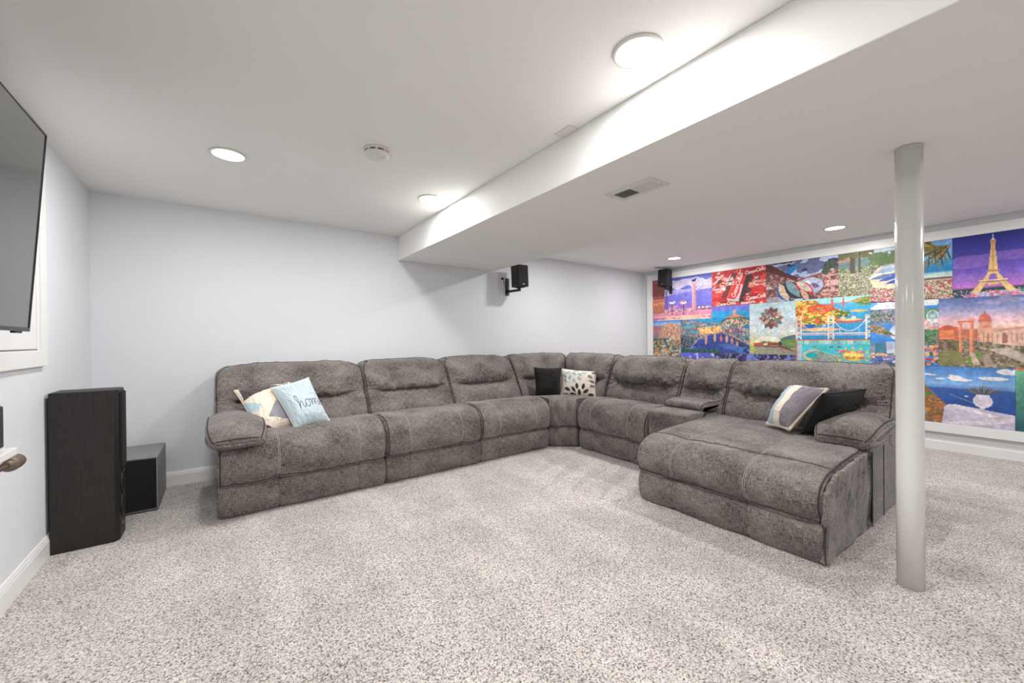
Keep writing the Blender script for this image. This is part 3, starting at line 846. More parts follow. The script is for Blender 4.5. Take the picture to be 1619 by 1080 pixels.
# ------------------------------------------------------------------ scatter cushions
class Canvas:
    def __init__(s, w_, h_, res, base=(255, 255, 255), jitter=0):
        s.nx = max(8, int(round(w_ / res)) + 1); s.ny = max(8, int(round(h_ / res)) + 1)
        s.X, s.Y = np.meshgrid(np.linspace(0, 1, s.nx), np.linspace(0, 1, s.ny)); s.A = w_ / h_
        s.C = np.ones((s.ny, s.nx, 3)) * np.array(base, float)
    def fill(s, m, c, a=1.0):
        m = (np.asarray(m, float) * a)[..., None]; s.C = s.C * (1 - m) + np.array(c, float) * m
    def grad(s, stops, m=None):
        ys = [q[0] for q in stops]; g = np.stack([np.interp(s.Y, ys, [q[1][i] for q in stops]) for i in range(3)], -1)
        if m is None: s.C = g
        else: mm = np.asarray(m, float)[..., None]; s.C = s.C * (1 - mm) + g * mm
    def rect(s, x0, y0, x1, y1): return (s.X >= x0) & (s.X <= x1) & (s.Y >= y0) & (s.Y <= y1)
    def ell(s, cx, cy, rx, ry, ang=0):
        dx = (s.X - cx) * s.A; dy = s.Y - cy; c, q = math.cos(ang), math.sin(ang)
        a = dx * c + dy * q; b = -dx * q + dy * c
        return (a / (rx * s.A)) ** 2 + (b / ry) ** 2 <= 1
    def leaf(s, cx, cy, L_, W_, ang):
        """pointed leaf, length and width in canvas heights"""
        dx = (s.X - cx) * s.A; dy = s.Y - cy; c, q = math.cos(ang), math.sin(ang)
        a = (dx * c + dy * q) / (L_ / 2); b = (-dx * q + dy * c) / (W_ / 2)
        return np.abs(b) <= np.maximum(0, 1 - a * a)
    def poly(s, pts):
        m = np.zeros_like(s.X, bool); n = len(pts)
        for i in range(n):
            (x0, y0), (x1, y1) = pts[i], pts[(i + 1) % n]
            if y0 == y1: continue
            m ^= ((y0 > s.Y) != (y1 > s.Y)) & (s.X < (x1 - x0) * (s.Y - y0) / (y1 - y0) + x0)
        return m
    def stroke(s, pts, wd):
        m = np.zeros_like(s.X, bool)
        for (x0, y0), (x1, y1) in zip(pts[:-1], pts[1:]):
            ax, ay, bx_, by = x0 * s.A, y0, x1 * s.A, y1
            dx, dy = bx_ - ax, by - ay; l2 = dx * dx + dy * dy + 1e-12
            t = np.clip(((s.X * s.A - ax) * dx + (s.Y - ay) * dy) / l2, 0, 1)
            m |= (s.X * s.A - ax - t * dx) ** 2 + (s.Y - ay - t * dy) ** 2 <= (wd / 2) ** 2
        return m
    def n(s, seed, f, ax=1.0, o=3): return fbm2(s.X * s.A * f * ax + seed * 7.31, s.Y * f + seed * 3.17, o)
    def cells(s, seed, f, pal, m=None, ax=1.0, amt=.6, a=1.0):
        """irregular little blocks of colour drawn from a palette"""
        jx = (s.n(seed + 1, f * .8) - .5) * amt * 3; jy = (s.n(seed + 2, f * .8) - .5) * amt * 3
        i = np.floor(s.X * s.A * f * ax + jx).astype(int); j = np.floor(s.Y * f + jy).astype(int)
        h = ((i * 73856093) ^ (j * 19349663) ^ (seed * 83492791)) & 0xffff
        h = (h * 2654435761 >> 7) % len(pal)
        c = np.array(pal, float)[h]
        if m is None: m = np.ones_like(s.X)
        mm = (np.asarray(m, float) * a)[..., None]; s.C = s.C * (1 - mm) + c * mm
    def shade(s, seed, f, lo=.85, hi=1.12, m=None):
        k = lo + (hi - lo) * s.n(seed, f, o=4)
        if m is not None: k = np.where(m, k, 1)
        s.C = s.C * k[..., None]
    def linear(s):
        v = np.clip(s.C, 0, 255) / 255.0
        return np.where(v <= .04045, v / 12.92, ((v + .055) / 1.055) ** 2.4)

def cushion(name_label, quad, thick, canvas=None, mat=None, seed=1, res=56, back=(60, 56, 54), edge=None, name='throw_pillow'):
    TL, TR, BR, BL = [np.array(q, float) for q in quad]
    N = canvas.nx if canvas is not None else res
    Mv = canvas.ny if canvas is not None else res
    X, Y = np.meshgrid(np.linspace(0, 1, N), np.linspace(0, 1, Mv))
    cx, cy = 2 * X - 1, 2 * Y - 1
    # the four sides bow inwards between pointed corners
    bow = .055
    px_ = cx * (1 - bow * (1 - cy ** 2)) ; py_ = cy * (1 - bow * (1 - cx ** 2))
    U = (px_ + 1) / 2; V_ = (py_ + 1) / 2
    B = (TL * ((1 - U) * (1 - V_))[..., None] + TR * (U * (1 - V_))[..., None] + BR * (U * V_)[..., None] + BL * ((1 - U) * V_)[..., None])
    nr = np.cross(BL + BR - TL - TR, TR + BR - TL - BL); nr /= np.linalg.norm(nr)
    if np.dot(nr, np.array([0, 0, 1.16]) - (TL + BR) / 2) < 0: nr = -nr
    prof = ((1 - np.abs(cx) ** 2.4) * (1 - np.abs(cy) ** 2.4)).clip(0) ** .55
    ed = np.maximum(np.abs(cx), np.abs(cy))
    rid = 1 - np.abs(2 * fbm2(X * 17 + seed * 3, Y * 9 + seed * 5, 2) - 1)
    wr = (fbm2(X * 4 + seed, Y * 4 + seed * 2, 2) - .5) * .016 + rid ** 4 * .011 * np.exp(-((ed - .72) / .22) ** 2)
    wr *= (1 - ed ** 6)
    F = B + nr * (prof * thick * .55 + wr)[..., None]
    K = B - nr * (prof * thick * .45 + .003)[..., None]
    t = tag(empty(name, tuple(((TL + TR + BR + BL) / 4)), name_label, 'cushion'))
    col = canvas.linear() if canvas is not None else None
    fast_grid('front_cover', F, mat or M['cushion'], t, colors=col)
    kc = np.ones(F.shape) * np.array(lin(back)[:3])
    fast_grid('back_cover', K, mat or M['cushion'], t, colors=kc)
    rim = [Vector(p) for p in list(B[0]) + list(B[1:, -1]) + list(B[-1, ::-1][1:]) + list(B[::-1, 0][1:-1])]
    v, f = tube_data(rim, .0035 if edge is None else edge[1], 6, closed=True)
    if edge is None: em = mat or simple('seam_' + str(seed), back, .9)
    else: em = simple('seam_' + str(seed), edge[0], .9)
    mesh_obj('seam_welt', v, f, em, t, smooth=True)
    return t

CREAM, CHAR, BLUE, GREY = (238, 226, 208), (74, 68, 66), (186, 209, 217), (150, 148, 158)
g = Canvas(.42, .42, .0035, CREAM)
g.fill(g.poly([(.05, .02), (.55, .0), (.72, .12), (.30, .22), (.02, .30)]), CHAR)
g.fill(g.poly([(.72, .0), (.97, .0), (.92, .14), (.72, .08)]), GREY)
g.fill(g.poly([(.52, .42), (.68, .10), (.98, .22), (.98, .60)]), CHAR)
g.fill(g.poly([(.52, .42), (.80, .22), (.98, .45), (.98, .55)]), (66, 60, 59))
g.fill(g.poly([(.0, .34), (.22, .48), (.14, .62), (.0, .55)]), BLUE)
g.fill(g.poly([(.50, .46), (.24, .76), (.46, .86), (.98, .92)]), GREY)
g.fill(g.poly([(.50, .44), (.98, .50), (.98, .66), (.74, .60)]), (222, 200, 176))
g.fill(g.stroke([(.50, .45), (.96, .84)], .016), CREAM)
g.fill(g.poly([(.70, .92), (.98, .78), (.98, 1), (.62, 1)]), BLUE)
g.fill(g.poly([(.0, .80), (.18, .90), (.30, 1), (.0, 1)]), CHAR)
g.shade(3, 60, .94, 1.05)
cushion('cushion with cream, charcoal and grey triangles leaning on the left arm', [(.076, 3.675, .800), (.452, 3.735, .830), (.575, 3.480, .498), (.215, 3.395, .492)], .16, g, seed=2, edge=((226, 210, 188), .003))

g = Canvas(.42, .42, .003, (198, 214, 221))
st = []
def sm(pts, k=6):
    P = [pts[0]] + list(pts) + [pts[-1]]; out = []
    for i in range(1, len(P) - 2):
        for q in range(k):
            t = q / k; out.append(tuple(0.5 * (2 * P[i][j] + (P[i + 1][j] - P[i - 1][j]) * t + (2 * P[i - 1][j] - 5 * P[i][j] + 4 * P[i + 1][j] - P[i + 2][j]) * t * t
                                              + (3 * P[i][j] - P[i - 1][j] - 3 * P[i + 1][j] + P[i + 2][j]) * t ** 3) for j in (0, 1)))
    return out + [P[-1]]
home = [[(.30, .55), (.27, .47), (.275, .41), (.31, .405), (.325, .45), (.315, .55), (.300, .70)],
        [(.300, .70), (.33, .60), (.375, .555), (.405, .575), (.40, .64), (.415, .695), (.455, .68), (.485, .62)],
        [(.56, .53), (.505, .56), (.485, .63), (.505, .69), (.555, .695), (.60, .64), (.60, .565), (.56, .53), (.59, .56), (.64, .555)],
        [(.64, .555), (.665, .535), (.665, .60), (.66, .69)], [(.66, .69), (.69, .60), (.73, .545), (.755, .56), (.75, .62), (.745, .685)],
        [(.745, .685), (.775, .60), (.815, .545), (.84, .56), (.835, .63), (.85, .685), (.885, .66)],
        [(.885, .66), (.935, .61), (.955, .56), (.925, .54), (.90, .59), (.905, .66), (.94, .685), (.985, .65)]]
for p in home: g.fill(g.stroke(sm(p), .016), (52, 58, 64))
g.shade(5, 60, .95, 1.04)
cushion('pale blue cushion with dark handwritten word home, near the left arm', [(.304, 3.560, .812), (.570, 3.590, .872), (.690, 3.405, .538), (.440, 3.330, .512)], .16, g, seed=4, back=(212, 196, 180), edge=((214, 200, 186), .004))

cushion('plain black square cushion standing upright in the sofa corner', [(3.030, 3.720, .828), (3.275, 3.510, .822), (3.190, 3.440, .500), (2.975, 3.620, .500)], .13, None, M['black_cotton'], seed=6)

g = Canvas(.40, .36, .0035, (236, 226, 212))
DK, LB = (62, 52, 49), (160, 188, 198)
for (x, y, a) in ((.21, .76, 33), (.39, .76, 52), (.49, .64, 86), (.68, .64, 104), (.56, .86, 90), (.75, .80, 140), (.88, .90, 158), (.38, .93, 18), (.16, .94, 6), (.74, .99, 10)):
    g.fill(g.leaf(x, y, .24, .105, R(a)), DK)
for (x, y, a) in ((.39, .18, 60), (.56, .20, 35), (.68, .11, 2), (.55, .37, 50), (.40, .46, 66), (.26, .34, 92), (.20, .16, -32), (.12, .44, 80), (.44, .05, 0), (.10, .28, 20)):
    g.fill(g.leaf(x, y, .20, .10, R(a)), LB)
for (x, y, a) in ((.86, .25, 36), (.93, .42, 4), (.93, .58, -28), (.95, .08, 10)):
    g.fill(g.leaf(x, y, .19, .10, R(a)), (128, 118, 124))
g.shade(7, 60, .95, 1.05)
cushion('cream cushion printed with brown and blue leaves in the sofa corner', [(3.400, 3.630, .800), (3.610, 3.260, .775), (3.525, 3.195, .458), (3.270, 3.520, .475)], .15, g, seed=8, edge=((226, 214, 198), .004))

g = Canvas(.36, .44, .0035, (134, 128, 136))
g.fill(g.X < .34, (178, 196, 206)); g.fill((g.X >= .34) & (g.X < .61), (240, 226, 210)); g.fill(g.X < .03, (70, 70, 74))
g.shade(9, 50, .93, 1.05)
cushion('blue, cream and grey striped cushion leaning against a black cushion', [(3.66, 1.255, .778), (3.50, .985, .788), (3.185, 1.115, .520), (3.300, 1.300, .512)], .17, g, seed=10, back=(196, 184, 168), edge=((206, 194, 176), .011))

bk = cushion('black cushion resting beside the right arm behind the striped one', [(3.22, .932, .789), (3.600, .793, .802), (3.590, .985, .515), (3.235, 1.060, .492)], .16, None, M['black_cotton'], seed=11)
bm = bmesh.new(); bx(bm, 3.50, 3.56, .835, .86, .668, .672, .001)
o = bm_obj('woven_tag', bm, simple('woven_tag', (214, 200, 180), .8, var=.3, vscale=200), bk)

# ------------------------------------------------------------------ television wall
def television():
    yR, W_ = 2.51, 1.46
    th = math.atan2(.056, .824)
    # local frame: origin at the lower right corner, v up the tilted screen, n out of the screen
    O = Vector((-.640, yR, 1.214)); v = Vector((math.sin(th), 0, math.cos(th))); n = Vector((math.cos(th), 0, -math.sin(th))); a = Vector((0, -1, 0))
    HT = .828
    t = empty('television', (-.70, yR - W_ / 2, 1.20), 'large flat black television tilted down on the left wall', 'television')
    def slab(name, a0, a1, v0, v1, n0, n1, mat, parent=t, bev=.0):
        bm = bmesh.new(); vv = bx(bm, a0, a1, v0, v1, n0, n1, bev)
        for q in bm.verts:
            c = q.co.copy(); q.co = O + a * c.x + v * c.y + n * c.z
        bmesh.ops.recalc_face_normals(bm, faces=bm.faces)
        return bm_obj(name, bm, mat, parent)
    M['screen'] = simple('glossy_screen', (70, 72, 70), 0.14, var=0.02, spec=0.5, coat=0.4)
    M['bezel'] = simple('brushed_bezel', (58, 57, 56), 0.35, metal=0.6)
    slab('screen', .006, W_ - .006, .016, HT - .006, -.004, -.001, M['screen'])
    bz = slab('bezel', 0, .006, 0, HT, -.012, .002, M['bezel'])
    slab('bezel', W_ - .006, W_, 0, HT, -.012, .002, M['bezel'])
    slab('bezel', .006, W_ - .006, HT - .006, HT, -.012, .002, M['bezel'])
    slab('bezel', .006, W_ - .006, 0, .016, -.012, .002, M['bezel'])
    slab('back_cover', .004, W_ - .004, .004, HT - .004, -.030, -.004, M['black_plastic'], bev=.004)
    slab('rear_housing', .20, W_ - .20, .06, HT - .30, -.058, -.030, M['black_plastic'], bev=.01)
    slab('sensor', .06, .13, -.008, .0, -.016, -.002, M['black_plastic'], bev=.002)
    box('wall_bracket', XL + .0145, -.68, yR - W_ / 2 - .2, yR - W_ / 2 + .2, 1.45, 1.75, M['black_plastic'], t, .003)
television()

def tower():
    x0, x1, y0, y1, z1 = -.768, -.512, 3.262, 3.470, .890
    t = empty('tower_speaker', ((x0 + x1) / 2, (y0 + y1) / 2, 0), 'tall black wood floor speaker standing against the left wall', 'speaker')
    bm = bmesh.new()
    # cabinet with a chamfered front plinth, extruded between z levels
    def prism(pts, z0, z1_):
        lo = [bm.verts.new((p[0], p[1], z0)) for p in pts]; hi = [bm.verts.new((p[0], p[1], z1_)) for p in pts]
        bm.faces.new(lo[::-1]); bm.faces.new(hi)
        for i in range(len(pts)): bm.faces.new((lo[i], lo[(i + 1) % len(pts)], hi[(i + 1) % len(pts)], hi[i]))
    c = .020
    prism([(x0, y0), (x1, y0), (x1 + c, y0 + c * 1.4), (x1 + c, y1 - c * 1.4), (x1, y1), (x0, y1)], 0.002, z1)
    bmesh.ops.recalc_face_normals(bm, faces=bm.faces)
    bmesh.ops.bevel(bm, geom=list(bm.edges), offset=.002, segments=1, affect='EDGES')
    bm_obj('cabinet', bm, M['ash'], t)
    bm = bmesh.new()
    P = [(x1 + c, y0 + .034), (x1 + c + .010, y0 + .040), (x1 + c + .013, y0 + .055), (x1 + c + .013, y1 - .055), (x1 + c + .010, y1 - .040), (x1 + c, y1 - .034)]
    prism(P, .42, .872)
    bmesh.ops.recalc_face_normals(bm, faces=bm.faces)
    bmesh.ops.bevel(bm, geom=list(bm.edges), offset=.004, segments=2, affect='EDGES')
    bm_obj('grille', bm, M['black_fabric_grille'], t)
    for z in (.33, .19):
        yc = (y0 + y1) / 2
        o = lathe('woofer', [(.070, 0), (.070, .006), (.060, .008), (.052, .003), (.020, -.0005 + .002), (.018, .008), (.002, .012)], (0, 0, 0), M['black_plastic'], None, n=32)
        o.data.transform(Matrix.Translation((x1 + c, yc, z)) @ Matrix.Rotation(R(90), 4, 'Y'))
        o.parent = t; o.matrix_parent_inverse = Matrix.Translation(-t.location)
    box('badge', x1 + c, x1 + c + .002, (y0 + y1) / 2 - .02, (y0 + y1) / 2 + .02, .07, .082, M['silver'], t)
    for (fx, fy) in ((x0 + .03, y0 + .03), (x1 - .02, y0 + .03), (x0 + .03, y1 - .03), (x1 - .02, y1 - .03)):
        lathe('foot', [(.012, 0), (.012, .004)], (fx, fy, 0), M['black_plastic'], t, n=16)
tower()

def subwoofer():
    x0, x1, y0, y1, z1 = -.735, -.362, 3.700, 4.190, .374
    t = empty('subwoofer', ((x0 + x1) / 2, (y0 + y1) / 2, 0), 'low boxy subwoofer with dark front behind the tall speaker', 'speaker')
    bm = bmesh.new(); bx(bm, x0, x1, y0 + .012, y1, .010, z1, .004)
    bm_obj('cabinet', bm, M['sub_grey'], t)
    bm = bmesh.new()
    e = .010
    bx(bm, x0, x1, y0, y0 + .014, z1 - e, z1, .002); bx(bm, x1 - e, x1, y0, y0 + .014, .010, z1 - e, .002)
    bx(bm, x0, x0 + e, y0, y0 + .014, .010, z1 - e, .002); bx(bm, x0 + e, x1 - e, y0, y0 + .014, .010, .018, .002)
    bm_obj('silver_rim', bm, M['silver'], t)
    box('grille', x0 + e, x1 - e, y0 - .003, y0 + .011, .019, z1 - e - .001, M['black_fabric_grille'], t, .004)
    box('badge', x0 + .16, x0 + .20, y0 - .0045, y0 - .003, .028, .036, M['silver'], t, .0005)
    for (fx, fy) in ((x0 + .04, y0 + .05), (x1 - .04, y0 + .05), (x0 + .04, y1 - .04), (x1 - .04, y1 - .04)):
        lathe('foot', [(.018, 0), (.018, .011)], (fx, fy, 0), M['black_plastic'], t, n=16)
subwoofer()

def shelf():
    t = empty('wall_shelf', (XL, 1.7, .75), 'white floating shelf below the television, cut by the frame edge', 'shelf')
    box('board', XL, -.628, 1.05, 2.335, .744, .772, M['trim'], t, .003)
    box('cleat', XL, -.655, 1.08, 2.30, .722, .744, M['trim'], t, .002)
    r_ = empty('curtain_rod', (-.662, 1.7, .700), 'hammered bronze rod with thick barrel finial under the white shelf', 'rod')
    def ylathe(name, prof, par):
        return lathe(name, prof, (-.662, 0, .700), M['bronze'], par, n=32, axis='y')
    ylathe('rod', [(.0075, 1.10), (.0075, 2.36)], r_)
    ylathe('finial', [(.010, 2.350), (.016, 2.354), (.016, 2.366), (.022, 2.370), (.027, 2.376), (.0285, 2.392), (.0285, 2.428), (.027, 2.446), (.021, 2.454), (.008, 2.456)], r_)
    for y in (2.24, 1.2):
        bm = bmesh.new(); bx(bm, XL + .001, XL + .008, y - .02, y + .02, .66, .740, .002); bx(bm, XL + .006, -.662, y - .007, y + .007, .692, .708, .002)
        bx(bm, -.674, -.650, y - .007, y + .007, .686, .714, .003)
        bm_obj('bracket', bm, M['bronze'], r_)
    s = empty('shelf_speaker', (-.70, 2.15, .772), 'small black speaker with perforated front lying on the white shelf', 'speaker')
    box('cabinet', -.775, -.668, 1.95, 2.325, .773, .940, M['black_plastic'], s, .012, 3)
    box('grille', -.670, -.656, 1.956, 2.319, .779, .934, simple('perforated_grille', (52, 46, 44), .6, bump=1.0, bscale=420, var=.6, vscale=300), s, .006, 3)
shelf()

# ------------------------------------------------------------------ surround speakers on wall brackets
def surround(name_loc, yaw_, tilt, arm_from, label, plate_n):
    c = Vector(name_loc)
    t = empty('surround_speaker', tuple(c), label, 'speaker', None)
    Rm = Matrix.Translation(c) @ Matrix.Rotation(yaw_, 4, 'Z') @ Matrix.Rotation(tilt, 4, 'X')
    w_, d_, h_ = .158, .150, .268
    def part(nm, args, mat, bev=.003):
        bm = bmesh.new(); bx(bm, *args, bev)
        bmesh.ops.transform(bm, matrix=Rm, verts=bm.verts)
        return bm_obj(nm, bm, mat, t)
    part('cabinet', (-w_ / 2, w_ / 2, -d_ / 2 + .016, d_ / 2, -h_ / 2, h_ / 2), M['ash'])
    part('grille', (-w_ / 2 + .002, w_ / 2 - .002, -d_ / 2, -d_ / 2 + .014, -h_ / 2 + .002, h_ / 2 - .002), M['black_fabric_grille'], .004)
    part('badge', (-.018, .018, -d_ / 2 - .0015, -d_ / 2 + .001, -h_ / 2 + .022, -h_ / 2 + .032), M['silver'], .0006)
    # clamp under the box, arm and wall plate
    bot = Rm @ Vector((0, .02, -h_ / 2))
    bm = bmesh.new(); bx(bm, -.035, .035, -.035, .05, -h_ / 2 - .010, -h_ / 2 - .0005, .002); bmesh.ops.transform(bm, matrix=Rm, verts=bm.verts)
    bm_obj('clamp', bm, M['black_plastic'], t)
    af = Vector(arm_from)
    pv, pf = tube_data([bot + Vector((0, 0, -.004)), bot + Vector((0, 0, -.048))], .020, 16)
    mesh_obj('swivel', pv, pf, M['black_plastic'], t)
    pv, pf = tube_data([bot + Vector((0, 0, -.035)), af], .017, 12)
    mesh_obj('bracket_arm', pv, pf, M['black_plastic'], t)
    if plate_n == 'y': box('wall_plate', af.x - .028, af.x + .028, YB - .016, YB - .0005, 1.740, 1.962, M['black_plastic'], t, .003)
    else: box('wall_plate', af.x, af.x + .014, af.y - .028, af.y + .028, 1.880, 2.105, M['black_plastic'], t, .003)
    for dz in (-.09, .09):
        if plate_n == 'y': box('bolt', af.x - .006, af.x + .006, YB - .020, YB - .015, 1.851 + dz - .006, 1.851 + dz + .006, M['silver'], t, .001)
        else: box('bolt', af.x - .004, af.x + .001, af.y - .006, af.y + .006, 1.992 + dz - .006, 1.992 + dz + .006, M['silver'], t, .001)
    return t, bot
sp, bot = surround((3.030, 3.985, 1.955), 0.0, R(-3), (3.025, YB - .014, 1.790), 'black wall speaker on a bracket beside the beam end on the back wall', 'y')
P = [Vector(p) for p in ((2.948, YB - .008, 1.955), (2.948, YB - .035, 1.945), (2.955, YB - .040, 1.88), (2.985, YB - .035, 1.825), (3.018, YB - .03, 1.805))]
tubes('cable', [P], .0035, M['black_plastic'], sp, 8)
pl = tag(box('wall_outlet_plate', 2.890, 3.000, YB - .006, YB - .0003, 1.835, 2.010, M['plastic_white'], None, .002),
         'white plate with a black plug on the back wall left of the wall speaker', 'outlet plate')
box('plug', 2.932, 2.964, YB - .018, YB - .005, 1.940, 1.968, M['black_plastic'], pl, .003)
surround((5.765, 3.742, 2.130), R(-90), R(-4), (XR - .036, 3.732, 1.965), 'black wall speaker on a bracket in front of the picture mural', 'x')

# ------------------------------------------------------------------ wall mural of finished jigsaw pictures in a white frame
SKY, SEA, LEAFG, SAND = (120, 170, 225), (20, 150, 205), (70, 110, 60), (225, 200, 160)

def p_square(c):      # evening square by a lagoon with a tall column
    c.grad([(0, (70, 80, 175)), (.25, (190, 180, 225)), (.5, (120, 120, 215)), (.75, (110, 90, 200)), (1, (180, 110, 190))])
    cl = c.n(1, 5, .45); c.fill((cl > .52) & (c.Y < .5), (215, 205, 228), .8)
    cl = c.n(2, 6, .4); c.fill((cl > .62) & (c.Y < .3), (70, 90, 190), .8)
    c.fill((c.Y > .42 - .12 * (c.X - .2)) & (c.Y < .72), (112, 108, 214), .85)
    c.fill(c.poly([(0, .0), (.21, .02), (.22, .84), (0, .84)]), (176, 92, 84))
    for i in range(14):
        x = .01 + i * .0155; c.fill(c.rect(x, .10, x + .006, .50), (108, 52, 66))
    for i in range(5):
        x = .015 + i * .043; c.fill(c.ell(x + .016, .58, .015, .045), (240, 160, 90)); c.fill(c.rect(x, .58, x + .032, .80), (232, 150, 100)); c.fill(c.rect(x + .010, .62, x + .022, .82), (120, 54, 58))
    c.fill(c.rect(0, .48, .22, .51), (212, 140, 110))
    c.fill(c.rect(.235, .45, .275, .80), (120, 80, 170)); c.fill(c.poly([(.235, .45), (.255, .3), (.275, .45)]), (96, 80, 160))
    c.fill(c.ell(.53, .60, .055, .075), (170, 120, 200)); c.fill(c.rect(.47, .62, .60, .74), (150, 100, 190)); c.fill(c.rect(.62, .62, .69, .76), (150, 100, 190)); c.fill(c.rect(.28, .66, .45, .78), (196, 130, 190))
    c.cells(5, 46, [(240, 190, 160), (170, 90, 170), (250, 220, 190), (120, 70, 150)], (c.Y > .73) & (c.Y < .82) & (c.X > .22), a=.9)
    c.fill(c.Y > .82 - .02 * c.X, (226, 140, 168)); c.fill((c.Y > .9) & (c.n(7, 6, .4) > .5), (250, 196, 176)); c.fill((c.Y > .84) & (c.n(8, 8, .4) > .58), (196, 110, 176), .8)
    c.fill(c.poly([(.695, .20), (.745, .20), (.755, .80), (.69, .80)]), (206, 140, 150)); c.fill(c.poly([(.695, .20), (.712, .20), (.712, .80), (.69, .80)]), (236, 180, 172))
    c.fill(c.rect(.68, .16, .765, .205), (225, 170, 165)); c.fill(c.ell(.72, .12, .035, .028), (40, 44, 92)); c.fill(c.leaf(.735, .105, .12, .04, R(-40)), (40, 44, 92))
    c.fill(c.rect(.676, .78, .775, .82), (190, 120, 150))
    for (x, y) in ((.355, .60), (.55, .62)):
        c.fill(c.rect(x - .004, y, x + .004, .86), (60, 40, 70))
        for dx in (-.035, -.012, .012, .035): c.fill(c.ell(x + dx, y - abs(dx) * .6, .017, .026), (255, 226, 190))
        c.fill(c.rect(x - .018, .85, x + .018, .875), (60, 40, 70))
    for x in (.8, .86, .93): c.fill(c.ell(x, .74, .014, .025), (255, 230, 170))
    c.fill((c.X > .76) & (c.Y > .76) & (c.Y < .79), (110, 60, 110), .7)

def script_word(c, x, y, s_, ang, col, wd):
    """cursive Coca-Cola lettering, s_ is the cap height"""
    G = {'C': ([(1.0, .25), (.8, .02), (.45, .05), (.12, .4), (.1, .8), (.4, 1.0), (.8, .85), (1.05, .6)], 1.05),
         'o': ([(.35, .45), (.08, .6), (.05, .9), (.3, 1.0), (.55, .8), (.5, .52), (.35, .45), (.5, .55), (.7, .5)], .62),
         'c': ([(.5, .55), (.3, .45), (.08, .7), (.15, .98), (.4, .98), (.6, .8)], .58),
         'a': ([(.5, .5), (.25, .45), (.05, .75), (.2, 1.0), (.45, .85), (.52, .5), (.5, .95), (.75, .85)], .68),
         'l': ([(.05, .8), (.35, .3), (.35, .0), (.2, .1), (.15, .8), (.3, 1.0), (.5, .85)], .46),
         '-': ([(.05, .68), (.3, .62)], .36)}
    cx = 0; ca, sa = math.cos(ang), math.sin(ang)
    for ch in 'Coca-Cola':
        pts, adv = G[ch]
        P = []
        for (px_, py_) in (sm(pts, 4) if len(pts) > 2 else pts):
            lx = (cx + px_) * s_; ly = (py_ - .5) * s_
            P.append((x + (lx * ca - ly * sa) / c.A, y + lx * sa + ly * ca))
        c.fill(c.stroke(P, wd), col); cx += adv
    return cx * s_

BLK = {'U': [[(0, 0), (0, .8), (.3, 1), (.6, .8), (.6, 0)]], 'R': [[(0, 1), (0, 0), (.5, .1), (.5, .4), (0, .5), (.6, 1)]], 'T': [[(0, 0), (.6, 0)], [(.3, 0), (.3, 1)]], 'I': [[(.3, 0), (.3, 1)]], 'L': [[(0, 0), (0, 1), (.55, 1)]],
       'H': [[(0, 0), (0, 1)], [(.6, 0), (.6, 1)], [(0, .5), (.6, .5)]], 'A': [[(0, 1), (.3, 0), (.6, 1)], [(.12, .65), (.48, .65)]], 'V': [[(0, 0), (.3, 1), (.6, 0)]],
       'E': [[(.55, 0), (0, 0), (0, 1), (.55, 1)], [(0, .5), (.45, .5)]], 'C': [[(.6, .15), (.3, 0), (0, .3), (0, .7), (.3, 1), (.6, .85)]], 'O': [[(.3, 0), (0, .3), (0, .7), (.3, 1), (.6, .7), (.6, .3), (.3, 0)]],
       'K': [[(0, 0), (0, 1)], [(.6, 0), (0, .55), (.6, 1)]], 'S': [[(.55, .12), (.3, 0), (.05, .2), (.3, .5), (.55, .75), (.3, 1), (0, .88)]], 'F': [[(.55, 0), (0, 0), (0, 1)], [(0, .5), (.45, .5)]],
       'P': [[(0, 1), (0, 0), (.5, .1), (.5, .45), (0, .5)]], ' ': []}
def block_text(c, txt, x, y, hgt, col, wd, ang=0, sp=.85):
    ca, sa = math.cos(ang), math.sin(ang); cx = 0
    for ch in txt:
        for pl_ in BLK[ch]:
            c.fill(c.stroke([(x + ((cx + a) * hgt * ca - b * hgt * sa) / c.A, y + (cx + a) * hgt * sa + b * hgt * ca) for a, b in pl_], wd), col)
        cx += sp

